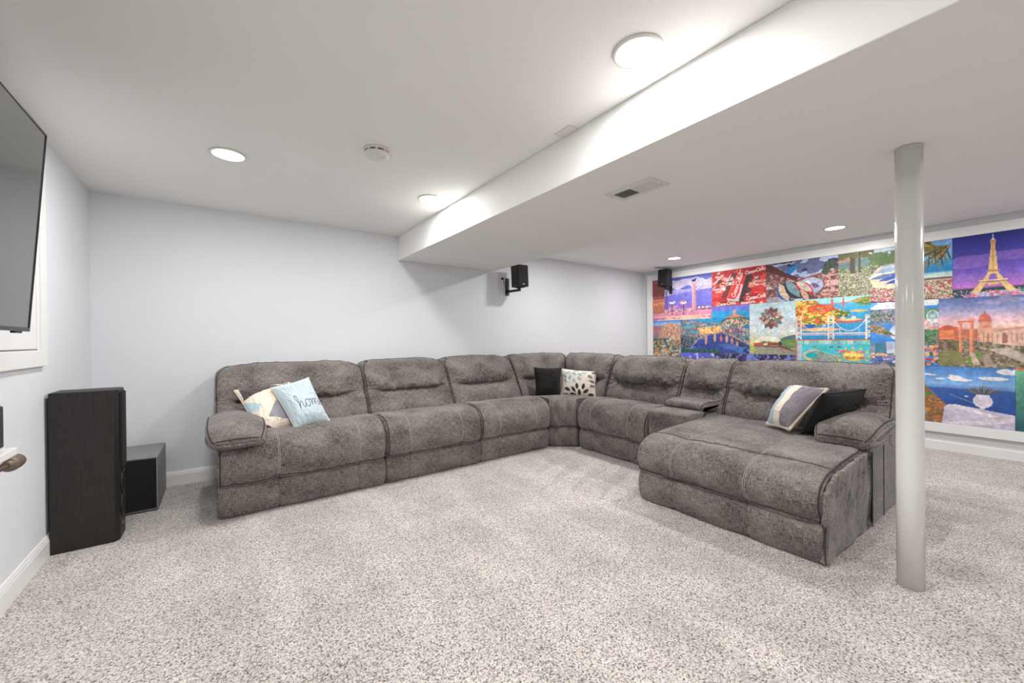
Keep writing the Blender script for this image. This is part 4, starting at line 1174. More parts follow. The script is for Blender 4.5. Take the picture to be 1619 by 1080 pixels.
def p_cola(c):
    red, wh, dk = (214, 36, 34), (248, 232, 226), (60, 26, 24)
    c.C[:] = red
    c.cells(3, 7, [(214, 36, 34), (224, 52, 44), (190, 24, 28), (214, 36, 34), (232, 70, 56)], ax=.6)
    c.cells(4, 22, [red, (236, 160, 150), red, wh, red, (120, 40, 34)], (c.n(9, 5) > .60), ax=.4, a=.85)
    for (x, y, rx, ry) in ((.15, .30, .07, .05), (.28, .66, .05, .06), (.68, .62, .07, .09), (.5, .88, .12, .05), (.74, .3, .04, .12), (.24, .92, .08, .03)): c.fill(c.ell(x, y, rx, ry), dk, .8)
    c.fill(c.poly([(.66, .20), (.74, .22), (.60, .95), (.50, .90)]), (44, 24, 26))
    c.fill(c.poly([(.40, .10), (.50, .12), (.28, .80), (.18, .76)]), (120, 22, 24)); c.fill(c.stroke([(.50, .13), (.30, .80)], .012), (246, 190, 180))
    can = c.poly([(.50, .13), (.66, .20), (.53, .86), (.30, .80)])
    c.fill(can, (226, 32, 30)); c.fill(c.poly([(.56, .42), (.60, .46), (.52, .86), (.45, .84), (.53, .66)]), (240, 196, 216))
    c.fill(c.poly([(.30, .80), (.53, .86), (.52, .91), (.31, .86)]), (205, 200, 206)); c.fill(c.stroke([(.56, .02), (.54, .16)], .03), (220, 190, 140)); c.fill(c.poly([(.50, .13), (.66, .20), (.67, .17), (.52, .10)]), (200, 190, 190))
    script_word(c, .408, .77, .104, R(-70), wh, .017)
    c.fill(c.poly([(.60, .06), (.90, .0), (.88, .17), (.60, .23)]), (170, 18, 24)); script_word(c, .64, .14, .085, R(-8), wh, .018)
    c.fill(c.ell(.76, .80, .16, .08, R(-6)), (190, 20, 26)); script_word(c, .66, .84, .085, R(-6), wh, .018)
    script_word(c, .10, .95, .085, R(-3), (246, 216, 200), .018)
    script_word(c, .06, .58, .050, R(-8), (240, 190, 180), .012); script_word(c, .77, .38, .06, R(4), (246, 190, 180), .014)
    block_text(c, 'HAVE A', .26, .24, .075, wh, .018, R(-5)); block_text(c, 'COKE', .28, .36, .075, wh, .018, R(-5))
    script_word(c, .02, .36, .062, R(-42), wh, .015); script_word(c, .01, .50, .06, R(0), wh, .014); script_word(c, .56, .96, .06, R(-4), wh, .014)
    c.shade(3, 14, .86, 1.1)

def p_cove(c):
    c.C[:] = (122, 84, 84)
    c.cells(11, 34, [(150, 92, 86), (110, 70, 70), (190, 130, 124), (84, 58, 60), (206, 160, 152), (130, 84, 74)], ax=.7)
    sky = c.Y < .10 + .30 * np.clip(1 - np.abs(c.X - .55) / .5, 0, 1) ** .5 * 1.0 + .02
    sky = (c.Y < np.interp(c.X, [0, .08, .25, .42, .52, .78, .90, 1], [.0, .04, .20, .40, .46, .38, .2, .15]))
    c.fill(sky, (96, 104, 146)); c.fill(sky & (c.n(12, 6, .4) > .52), (176, 190, 222)); c.fill(sky & (c.n(13, 7, .5) > .64), (40, 44, 86))
    c.fill(c.poly([(.28, .26), (.40, .12), (.48, .10), (.42, .26), (.34, .36)]) & (c.n(14, 9) > .35), (20, 124, 200))
    c.fill(c.poly([(0, 0), (.08, .03), (.30, .28), (.50, .44), (.42, .48), (.2, .32), (0, .2)]), (84, 40, 36))
    c.fill(c.poly([(.48, .48), (.80, .36), (.80, .42), (.52, .52)]), (140, 84, 70))
    c.fill(c.ell(.91, .22, .075, .13), (60, 76, 66)); c.fill(c.ell(.84, .35, .05, .07), (60, 76, 66)); c.cells(15, 60, [(50, 66, 56), (84, 100, 84), (40, 48, 48)], c.ell(.90, .24, .09, .14) & (c.n(16, 14) > .4))
    c.fill(c.ell(.64, .66, .17, .20), (176, 186, 214)); c.fill(c.ell(.66, .72, .10, .12) & (c.n(17, 8) > .45), (124, 90, 118)); c.fill(c.ell(.60, .58, .06, .06), (220, 226, 238))
    c.fill((c.n(18, 22, .3) > .62) & (c.X > .78) & (c.Y > .3), (216, 170, 160)); c.fill((c.n(19, 14, .3) > .6) & (c.X < .4) & (c.Y > .5) & (c.Y < .66), (206, 190, 186))
    def boat(x, y, s_, ang, hull, inn):
        c.fill(c.leaf(x, y, .50 * s_, .24 * s_, ang), hull); c.fill(c.leaf(x - .004, y - .03 * s_, .44 * s_, .15 * s_, ang), inn)
        c.fill(c.stroke([(x - .04 * s_, y - .03), (x + .04 * s_, y - .03)], .012), (90, 60, 50))
    boat(.27, .80, 1.2, R(66), (24, 96, 176), (226, 190, 160)); boat(.41, .74, 1.3, R(52), (44, 44, 58), (120, 160, 170)); boat(.56, .70, 1.0, R(40), (208, 30, 34), (220, 200, 190)); boat(.57, .90, .8, R(60), (70, 50, 54), (222, 170, 150))
    c.fill(c.ell(.11, .94, .12, .07), (176, 162, 176)); c.fill(c.rect(.20, .96, .62, 1) & (c.n(20, 10) > .45), (196, 192, 220)); c.shade(21, 30, .8, 1.15)

def p_garden(c):
    c.C[:] = (120, 130, 96)
    c.cells(31, 60, [(96, 116, 70), (140, 156, 108), (70, 84, 58), (176, 180, 150), (120, 110, 96)], ax=1)
    c.fill((c.Y < .12) & (c.X > .3), (196, 214, 226)); c.fill((c.Y > .06) & (c.Y < .30) & (c.X > .3) & (c.X < .75) & (c.n(32, 12) > .3), (86, 112, 62))
    c.fill((c.Y > .14) & (c.Y < .30) & (c.X < .30), (100, 130, 130)); c.fill(c.rect(.0, .10, .12, .17), (196, 140, 126), .7)
    c.fill(c.rect(.12, 0, .17, .45), (84, 68, 56)); c.fill(c.rect(.20, 0, .225, .4), (84, 68, 56)); c.fill((c.Y < .12) & (c.X < .35) & (c.n(33, 16) > .42), (104, 100, 66))
    be = c.poly([(.38, .36), (.75, .30), (.75, .85), (.50, .80), (.33, .70), (.30, .55)])
    c.fill(be, (230, 212, 180)); c.fill(c.poly([(.40, .33), (.75, .28), (.75, .40), (.42, .44)]), (186, 198, 206))
    for (x, y, a, s_, cc) in ((.40, .50, -12, 1, (236, 240, 246)), (.42, .525, -12, 1, (96, 120, 150)), (.50, .56, -16, 1.1, (44, 92, 190)), (.56, .62, -16, 1, (40, 84, 184)), (.47, .42, -6, 1, (150, 176, 206)), (.60, .47, -14, 1, (44, 92, 190))):
        c.fill(c.leaf(x, y, .34 * s_, .07, R(a)), cc)
    c.cells(34, 70, [(110, 120, 86), (196, 200, 160), (90, 80, 70), (170, 170, 140), (140, 120, 110)], c.poly([(0, .4), (.28, .42), (.34, .7), (.28, 1), (0, 1)]))
    c.cells(35, 60, [(214, 60, 110), (230, 140, 160), (120, 140, 96), (240, 220, 200), (180, 60, 90), (90, 120, 80)], (c.Y > .80 - .12 * c.n(36, 5)) & (c.X > .28))
    c.fill(c.poly([(0, .93), (.14, .98), (.2, 1), (0, 1)]), (84, 130, 200))
    # right part: palm over a turquoise bay
    q = c.X > .74
    g2 = c.C.copy(); c.grad([(0, (110, 160, 215)), (.30, (96, 170, 214)), (.36, (30, 140, 190)), (.52, (10, 110, 170)), (.56, (170, 206, 206)), (.66, (226, 222, 206)), (1, (226, 200, 170))], q)
    c.fill(q & (c.Y > .63) & (c.Y < .67), (110, 90, 84)); c.cells(37, 66, [(206, 70, 90), (130, 150, 110), (240, 210, 196), (90, 120, 80), (170, 60, 70), (196, 200, 160)], q & (c.Y > .68))
    for k in range(22):
        a = R(100 + k * 6); L_ = .30 + .2 * ((k * 7) % 5) / 5
        x, y = .97 - .004 * k, .02
        c.fill(c.leaf(x + math.cos(a) * L_ * .5 / c.A, y + math.sin(a) * L_ * .5 * .9 + .05, L_, .035, a + .25), ((104, 92, 40), (64, 56, 34), (150, 130, 60))[k % 3])
    for k in range(9): c.fill(c.leaf(.77 + k * .025, .24 + .05 * ((k * 3) % 4), .30, .022, R(100 - k * 3)), ((64, 56, 34), (120, 104, 54))[k % 2])

def p_tower(c):
    c.grad([(0, (16, 22, 120)), (.3, (50, 44, 150)), (.55, (96, 72, 178)), (.75, (150, 100, 196)), (.84, (196, 110, 190)), (.87, (70, 60, 90))])
    c.fill((c.n(41, 5, .25) > .60) & (c.Y > .3) & (c.Y < .8), (160, 110, 196), .5)
    c.fill((c.Y > .875 - .02 * c.n(42, 9)), (24, 60, 66)); c.cells(43, 60, [(24, 70, 62), (30, 96, 90), (20, 46, 60), (200, 150, 190), (40, 60, 80)], c.Y > .885)
    c.cells(44, 50, [(226, 150, 190), (180, 90, 160), (240, 210, 220), (230, 90, 90), (120, 170, 220), (210, 140, 170)], (c.Y > .94) & (c.X > .16) | (c.ell(.36, .97, .26, .06)))
    x0 = .292; gold, dk = (236, 196, 128), (176, 120, 76)
    A = lambda v: v * .60 / c.A
    c.fill(c.poly([(x0 - A(.028), .16), (x0 + A(.028), .16), (x0 + A(.085), .60), (x0 - A(.085), .60)]), gold)
    c.fill(c.poly([(x0 - A(.07), .60), (x0 + A(.07), .60), (x0 + A(.20), .76), (x0 - A(.20), .76)]), gold); c.fill(c.poly([(x0 - A(.05), .645), (x0 + A(.05), .645), (x0 + A(.085), .755), (x0 - A(.085), .755)]), (140, 96, 190))
    c.fill(c.poly([(x0 - A(.20), .76), (x0 - A(.09), .76), (x0 - A(.24), .93), (x0 - A(.40), .93)]), gold); c.fill(c.poly([(x0 + A(.20), .76), (x0 + A(.09), .76), (x0 + A(.24), .93), (x0 + A(.40), .93)]), gold)
    c.fill(c.ell(x0, .80, A(.11), .022), (236, 196, 128)); c.fill(c.rect(x0 - A(.24), .745, x0 + A(.24), .77), dk); c.fill(c.rect(x0 - A(.24), .738, x0 + A(.24), .75), (250, 220, 160))
    c.fill(c.rect(x0 - A(.12), .585, x0 + A(.12), .61), dk); c.fill(c.rect(x0 - A(.045), .115, x0 + A(.045), .16), (206, 140, 110)); c.fill(c.poly([(x0 - A(.035), .115), (x0, .075), (x0 + A(.035), .115)]), (236, 226, 230)); c.fill(c.stroke([(x0, .09), (x0, .025)], .012), (230, 220, 236))
    tw = c.poly([(x0 - A(.028), .16), (x0 + A(.028), .16), (x0 + A(.085), .60), (x0 - A(.085), .60)])
    for k in range(14): c.fill(tw & c.rect(0, .18 + k * .031, 1, .187 + k * .031), (198, 146, 92), .6)
    c.fill(tw & (np.abs(c.X - x0) < .006), (206, 156, 96)); c.fill(c.ell(.52, .93, .05, .03), (40, 150, 110))

def p_village(c):
    c.grad([(0, (60, 130, 215)), (.05, (150, 190, 230)), (.08, (150, 120, 130)), (1, (96, 104, 96))])
    c.fill(c.poly([(.35, .06), (.70, .03), (1, .08), (1, .26), (.2, .30), (.25, .16)]), (206, 150, 120)); c.fill(c.ell(.1, .12, .14, .05), (176, 110, 124)); c.cells(51, 60, [(206, 150, 120), (170, 116, 100), (226, 180, 150)], c.poly([(.35, .07), (.95, .07), (1, .24), (.25, .27)]))
    c.cells(52, 44, [(70, 96, 84), (110, 140, 120), (206, 120, 70), (60, 84, 110), (196, 196, 176), (90, 110, 90), (130, 160, 176), (230, 160, 80)], c.Y > .24)
    c.cells(53, 40, [(220, 110, 60), (236, 150, 70), (120, 160, 180), (90, 60, 60), (206, 90, 60), (70, 120, 120)], (c.Y > .50), ax=.6)

def p_harbour(c):
    c.grad([(0, (120, 110, 205)), (.10, (90, 120, 215)), (.14, (20, 160, 220)), (.42, (30, 130, 180)), (1, (30, 40, 80))])
    c.cells(61, 48, [(60, 120, 140), (110, 160, 180), (50, 70, 90), (206, 150, 100), (90, 140, 160), (160, 130, 150)], c.Y > np.interp(c.X, [0, .3, .5, .62, 1], [.24, .30, .34, .36, .50]))
    c.fill(c.ell(.82, .34, .20, .10), (50, 84, 84)); c.cells(62, 50, [(70, 130, 110), (220, 160, 120), (60, 80, 90), (236, 200, 170)], c.ell(.82, .36, .19, .09)); c.fill(c.poly([(.66, .26), (.8, .17), (.98, .26)]), (200, 140, 110)); c.fill(c.rect(.79, .09, .83, .22), (230, 150, 110))
    for (x, y, w_) in ((.02, .38, .22), (.10, .50, .26), (.30, .40, .28), (.60, .42, .2), (.74, .48, .18)):
        c.fill(c.poly([(x, y + .05), (x + w_ * .3, y - .01), (x + w_, y + .03), (x + w_ * .8, y + .09)]), (84, 160, 190)); c.fill(c.rect(x + .02, y + .07, x + w_ * .85, y + .12), (150, 110, 120), .8)
    c.cells(63, 40, [(250, 190, 110), (255, 220, 150), (206, 110, 80), (240, 160, 90)], c.poly([(.28, .44), (.62, .42), (.64, .56), (.30, .60)]))
    c.cells(64, 44, [(96, 70, 120), (140, 110, 150), (240, 170, 110), (80, 120, 160)], c.poly([(.66, .44), (.90, .46), (.92, .58), (.66, .56)]))
    bay = c.poly([(.30, .70), (.44, .60), (.62, .57), (.78, .66), (1, .84), (1, 1), (.12, 1), (.2, .84)])
    c.fill(bay, (44, 66, 150)); c.fill(bay & (c.n(65, 12, .3) > .55), (70, 110, 190)); c.fill(bay & (c.n(66, 18, .5) > .68), (30, 40, 100))
    c.cells(60, 70, [(255, 200, 120), (90, 70, 90), (200, 140, 110), (70, 90, 120)], c.stroke([(.32, .68), (.46, .585), (.64, .555), (.80, .645), (1, .80)], .035) & (c.n(59, 30) > .45))
    for (x, y, L_, cc) in ((.40, .72, .16, (255, 180, 110)), (.53, .68, .13, (255, 196, 120)), (.62, .68, .10, (250, 120, 90)), (.70, .70, .12, (255, 190, 110)), (.77, .74, .09, (255, 150, 100)), (.84, .78, .10, (255, 170, 110))): c.fill(c.ell(x, y, .018, L_ / 2 + .02), cc, .8)
    c.fill(c.stroke([(.30, .70), (.46, .60), (.64, .57), (.80, .66), (1, .82)], .010), (176, 130, 120)); c.fill(c.stroke([(.80, .70), (1, .88)], .03), (60, 60, 84))
    c.cells(67, 40, [(40, 60, 70), (90, 130, 150), (36, 44, 60), (110, 90, 100)], c.poly([(0, .60), (.26, .66), (.20, .84), (.08, .95), (0, .9)])); c.cells(68, 50, [(30, 90, 70), (40, 110, 90), (24, 60, 60), (60, 60, 90)], (c.Y > .92) & (c.X < .6))
    c.shade(69, 20, .85, 1.15)

def p_train(c):
    c.grad([(0, (176, 210, 214)), (.3, (206, 222, 232)), (.55, (226, 232, 226)), (.68, (200, 206, 180)), (1, (150, 160, 110))])
    c.fill(c.n(71, 5) > .58, (190, 216, 226), .6)
    # plain painterly rosette instead of the printed emblem
    for k in range(12):
        a = 2 * math.pi * k / 12; c.fill(c.leaf(.49 + .13 * math.cos(a) / c.A * .9, .30 + .12 * math.sin(a), .20, .10, a), ((176, 104, 78), (110, 120, 100), (150, 110, 120), (120, 60, 62), (90, 74, 74), (196, 170, 150))[k % 6])
    c.cells(72, 34, [(176, 84, 74), (226, 206, 196), (90, 110, 80), (120, 60, 62), (150, 130, 140)], c.ell(.49, .30, .20, .12) & (c.n(73, 12) > .42))
    c.fill(c.poly([(.62, .72), (.80, .66), (1, .62), (1, .72), (.7, .76)]), (84, 104, 116)); c.fill(c.poly([(0, .76), (.5, .74), (1, .70), (1, .88), (.5, .9), (0, .95)]), (96, 132, 70)); c.fill((c.Y > .74) & (c.n(74, 8) > .55) & (c.Y < .9), (130, 150, 84))
    c.fill(c.poly([(0, .70), (.15, .66), (.3, .76), (0, .80)]), (214, 206, 150)); c.cells(75, 34, [(170, 176, 90), (130, 140, 70), (196, 190, 120)], c.poly([(0, .80), (.12, .78), (.22, .93), (.2, 1), (0, 1)]))
    for (x, y, r_) in ((.62, .73, .06), (.52, .71, .08), (.40, .70, .08), (.28, .70, .07), (.18, .74, .05)): c.fill(c.ell(x, y, r_ / c.A * .9, r_ * .6), (246, 240, 222), .85)
    c.fill(c.poly([(.10, .81), (.42, .80), (.66, .80), (1, .95), (1, 1), (.55, .92), (.1, .86)]), (150, 140, 130)); c.fill(c.poly([(.10, .86), (.55, .90), (1, 1), (.2, 1)]), (150, 146, 120))
    c.fill(c.rect(.10, .785, .30, .825), (206, 50, 40)); c.fill(c.rect(.32, .785, .40, .82), (240, 220, 200)); c.fill(c.rect(.40, .78, .66, .825), (196, 40, 36)); c.fill(c.rect(.50, .795, .60, .815), (80, 40, 40)); c.fill(c.ell(.68, .80, .045, .04), (60, 48, 48)); c.fill(c.rect(.655, .745, .675, .79), (50, 44, 44))
    c.fill(c.poly([(.10, .825), (.74, .84), (1, .93), (1, .945), (.7, .87), (.1, .845)]), (110, 60, 50))

def p_bridge(c):
    c.C[:] = (40, 160, 214)
    c.grad([(0, (150, 220, 226)), (.10, (170, 226, 224)), (.16, (70, 176, 220)), (1, (20, 140, 200))])
    land = c.poly([(0, .02), (.30, .04), (.40, .22), (.62, .28), (.74, .45), (.60, .50), (.66, .60), (.5, .62), (.2, .72), (0, .66)])
    c.fill(land, (240, 190, 80)); c.cells(81, 26, [(240, 190, 70), (110, 150, 60), (224, 70, 40), (236, 120, 50), (70, 120, 60), (250, 210, 110), (240, 200, 80), (200, 90, 60)], land, ax=.7)
    c.cells(82, 30, [(220, 60, 50), (240, 130, 60), (90, 130, 60), (206, 70, 60)], c.ell(.36, .24, .20, .10)); c.cells(83, 34, [(90, 130, 60), (60, 100, 50), (240, 190, 80)], c.ell(.62, .40, .13, .09))
    c.fill(c.poly([(.76, .10), (.90, .03), (1, .02), (1, .22), (.88, .20)]), (90, 140, 70)); c.cells(84, 24, [(70, 130, 60), (240, 150, 60), (110, 160, 70)], c.poly([(.78, .10), (.90, .03), (1, .02), (1, .20), (.88, .19)]))
    for x in (.52, .67): c.fill(c.rect(x - .012, .02, x + .012, .24), (226, 90, 80))
    c.fill(c.stroke([(.40, .17), (.80, .12)], .018), (226, 90, 80)); c.fill(c.leaf(.86, .34, .36, .05, 0), (244, 190, 100)); c.fill(c.leaf(.74, .57, .60, .10, R(-1)), (190, 90, 90)); c.fill(c.leaf(.74, .54, .5, .06, 0), (244, 196, 120))
    for x in (.66, .80): c.fill(c.ell(x, .50, .03, .045), (240, 214, 190))
    c.fill(c.leaf(.34, .76, .95, .09, 0), (246, 190, 130)); c.fill(c.poly([(.12, .62), (.3, .62), (.26, .72), (.14, .72)]), (24, 96, 190))
    cr = (248, 226, 206)
    c.fill(c.rect(0, .84, 1, .865), cr); c.fill(c.rect(0, .885, 1, .90), (214, 170, 190))
    for x in (.045, .50, .985):
        for dx in (-.034, .034): c.fill(c.rect(x + dx - .009, .42, x + dx + .009, 1), cr)
        for k in range(5):
            y = .44 + k * .11; c.fill(c.stroke([(x - .034, y), (x + .034, y + .10)], .014), cr); c.fill(c.stroke([(x + .034, y), (x - .034, y + .10)], .014), cr)
    for (a, b) in ((.045, .50), (.50, .985)):
        pts = [(a + (b - a) * t / 12, .44 + .36 * (1 - (2 * t / 12 - 1) ** 2)) for t in range(13)]
        c.fill(c.stroke(pts, .012), cr)
        for (x, y) in pts[1:-1]: c.fill(c.stroke([(x, y), (x, .84)], .006), (226, 214, 220))

def p_island(c):
    c.grad([(0, (60, 200, 200)), (1, (70, 190, 214))]); c.fill((c.n(91, 5) > .55), (96, 190, 226), .7)
    c.fill(c.rect(0, 0, 1, .035) | (c.X < .018), (232, 96, 50))
    pal = [(120, 206, 206), (176, 206, 200), (130, 190, 214), (150, 214, 190), (196, 200, 206), (110, 190, 190)]
    for k in range(10):
        x = .02 + k * .098; c.fill(c.rect(x + .004, .04, x + .094, .185), pal[k % 6]); c.fill(c.rect(x + .02, .11, x + .08, .16), pal[(k + 3) % 6]); c.fill(c.rect(x, .035, x + .004, .19), (70, 110, 120))
    c.fill(c.rect(.02, .185, 1, .192), (70, 110, 120)); c.fill(c.rect(.54, .18, .66, .19), (240, 110, 60))
    for k in range(8):
        y = .20 + k * .10; c.fill(c.rect(.02, y + .004, .088, y + .094), ((196, 206, 226), (206, 190, 206), (150, 206, 214), (176, 196, 226))[k % 4]); c.fill(c.rect(.02, y, .088, y + .006), (226, 110, 110))
    c.fill(c.poly([(.10, .74), (.12, .56), (.20, .44), (.30, .42), (.42, .56), (.56, .66), (.62, .80), (.66, 1), (.36, 1), (.20, .92)]), (206, 196, 150))
    c.cells(92, 42, [(70, 150, 100), (120, 170, 130), (90, 120, 90), (190, 150, 150), (150, 190, 170), (170, 150, 190)], c.poly([(.22, .50), (.32, .46), (.46, .60), (.58, .72), (.62, 1), (.38, 1), (.24, .86)]))
    c.fill(c.ell(.23, .66, .085, .13), (20, 170, 180)); c.fill(c.ell(.30, .30, .09, .05) & (c.n(93, 14) > .4), (90, 160, 120))
    for (x, a) in ((.50, -14), (.61, 10)): c.fill(c.leaf(x, .32 + abs(a) * .0, .17, .06, R(a)), (70, 60, 64)); c.fill(c.leaf(x, .35, .14, .04, R(a)), (70, 196, 206))
    c.fill(c.ell(.79, .66, .135, .20), (250, 200, 70)); c.fill(c.ell(.79, .62, .12, .10), (252, 226, 120))
    for k in range(12):
        a = 2 * math.pi * k / 12; c.fill(c.leaf(.79 + .185 * math.cos(a), .66 + .30 * math.sin(a), .13, .08, a), (250, 206, 70)); c.fill(c.leaf(.79 + .175 * math.cos(a), .66 + .28 * math.sin(a), .07, .04, a), (240, 140, 60))
    block_text(c, 'PUERTO ISLES', .585, .45, .088, (226, 70, 60), .026, R(1), sp=.85); block_text(c, 'SEA OF CAPE', .69, .70, .075, (196, 84, 60), .02, 0, .72)

def p_river(c):
    c.grad([(0, (70, 150, 226)), (.12, (150, 196, 236)), (.2, (90, 110, 130)), (.45, (130, 170, 220)), (1, (60, 90, 90))])
    c.fill((c.n(101, 7, .5) > .6) & (c.Y < .12), (240, 240, 248)); c.cells(102, 50, [(90, 130, 90), (150, 150, 170), (190, 160, 170), (70, 100, 80), (120, 130, 160)], (c.Y > .13) & (c.Y < .34))
    riv = c.poly([(.0, .40), (.30, .36), (.52, .50), (.50, .70), (.0, .66)]); c.fill(riv, (60, 140, 226)); c.fill(c.ell(.42, .50, .12, .12), (206, 226, 246)); c.cells(103, 50, [(90, 130, 80), (206, 150, 130), (60, 90, 60), (180, 130, 110)], c.poly([(0, .36), (.2, .40), (.4, .56), (.2, .54), (0, .48)]))
    c.fill(c.rect(.08, .66, .22, .86), (60, 130, 150)); c.fill(c.rect(.0, .70, .07, .86), (150, 150, 180)); c.fill(c.rect(.25, .64, .38, .84), (190, 200, 224))
    c.cells(104, 40, [(226, 110, 90), (70, 110, 80), (60, 100, 190), (200, 150, 150), (240, 220, 200), (60, 90, 70)], (c.Y > .82))
    c.fill(c.rect(0, .84, .26, .875), (240, 200, 160)); c.fill(c.rect(.01, .852, .24, .864) & (np.sin(c.X * 420) > -.2), (90, 60, 60))
    for y in (.90, .95): c.fill(c.stroke([(0, y + .05), (.35, y - .02), (.7, y - .04)], .02), (60, 110, 210))
    # right strip: waterfront with big wheel
    q = c.X > .62
    c.fill(q, (96, 140, 110)); c.fill(q & (c.Y < .14), (60, 140, 220)); c.fill(q & (c.Y < .1) & (c.n(105, 8) > .55), (240, 244, 250)); c.cells(106, 46, [(60, 110, 70), (40, 90, 60), (90, 140, 90), (130, 120, 110)], q & (c.Y > .46) & (c.Y < .70))
    c.cells(107, 44, [(226, 130, 110), (230, 200, 190), (150, 180, 200), (240, 230, 220)], q & (c.Y > .30) & (c.Y < .46)); c.cells(108, 30, [(70, 120, 210), (230, 140, 100), (60, 90, 80), (230, 190, 120), (200, 60, 70)], q & (c.Y > .70))
    c.fill(c.rect(.70, .06, .74, .34), (206, 196, 196)); c.fill(c.ell(.92, .26, .085, .09) & ~c.ell(.92, .26, .07, .075), (196, 226, 236))
    for k in range(8):
        a = math.pi * k / 8; c.fill(c.stroke([(.92 - .08 * math.cos(a), .26 - .085 * math.sin(a)), (.92 + .08 * math.cos(a), .26 + .085 * math.sin(a))], .006), (206, 232, 240))
    c.fill(q & c.stroke([(.62, .90), (1, .86)], .02), (80, 130, 220)); c.fill(q & c.stroke([(.62, .88), (1, .98)], .02), (80, 130, 220))

def p_ruins(c):
    c.grad([(0, (84, 104, 160)), (.15, (140, 150, 200)), (.30, (226, 186, 200)), (.42, (246, 200, 190)), (.5, (190, 140, 110)), (1, (130, 110, 80))])
    c.fill((c.n(111, 4, .3) > .58) & (c.Y < .3), (170, 160, 200), .6)
    c.fill(c.Y > .58, (140, 120, 96)); c.cells(112, 40, [(120, 104, 84), (160, 136, 110), (110, 120, 76), (176, 160, 140), (96, 84, 70)], c.Y > .60)
    c.fill(c.poly([(0, .80), (.2, .74), (.30, .96), (0, 1)]), (132, 130, 76)); c.fill(c.poly([(.33, .78), (.44, .80), (.40, 1), (.30, .96)]), (104, 140, 60)); c.fill(c.poly([(.5, .74), (.7, .72), (1, .92), (1, 1), (.8, .9)]), (196, 180, 166)); c.fill(c.poly([(.44, .82), (.52, .84), (.56, .98), (.48, 1)]), (170, 150, 130))
    bl, dk = (236, 160, 120), (176, 100, 76)
    c.fill(c.poly([(0, .44), (.10, .40), (.22, .44), (.22, .62), (0, .60)]), (240, 130, 84)); c.fill(c.poly([(0, .43), (.08, .39), (.22, .43), (.2, .455), (0, .47)]), (214, 90, 70)); c.fill(c.rect(.16, .46, .40, .60), (196, 110, 84))
    c.fill(c.rect(.40, .42, .54, .64), (236, 176, 146)); c.fill(c.ell(.475, .34, .062, .10), (214, 110, 90)); c.fill(c.rect(.415, .36, .535, .42), (236, 160, 130)); c.fill(c.ell(.475, .25, .014, .03), (214, 110, 90)); c.fill(c.rect(.473, .20, .478, .25), (150, 80, 70))
    c.fill(c.poly([(.54, .45), (.62, .48), (1, .44), (1, .72), (.54, .66)]), (222, 180, 160)); c.fill(c.poly([(.60, .47), (1, .40), (1, .44), (.6, .49)]), (200, 140, 120))
    for k in range(12): c.fill(c.rect(.41 + k * .045, .52, .418 + k * .045, .64), (176, 120, 100))
    c.fill(c.ell(.66, .56, .02, .05), (150, 100, 90)); c.fill(c.rect(.64, .56, .68, .66), (150, 100, 90))
    for (x, w_, y0, y1) in ((.215, .030, .36, .80), (.325, .040, .33, .84)): c.fill(c.rect(x, y0, x + w_, y1), (240, 150, 110)); c.fill(c.rect(x + w_ * .6, y0, x + w_, y1), (206, 120, 90)); c.fill(c.rect(x - .01, y0 - .02, x + w_ + .01, y0 + .02), (230, 140, 110))
    c.fill(c.rect(.20, .335, .37, .365), (220, 120, 96)); c.fill(c.poly([(.325, .80), (.37, .80), (.43, .97), (.36, .97)]), (206, 176, 160)); c.cells(113, 44, [(110, 84, 66), (150, 116, 90), (80, 90, 60)], c.poly([(0, .60), (.16, .60), (.2, .78), (0, .76)]))
    c.fill(c.rect(.86, .30, .90, .84), (226, 130, 100)); c.fill(c.rect(.84, .27, .97, .31), (226, 130, 100)); c.fill(c.rect(.93, .30, .97, .84), (236, 150, 120)); c.shade(114, 26, .88, 1.1)

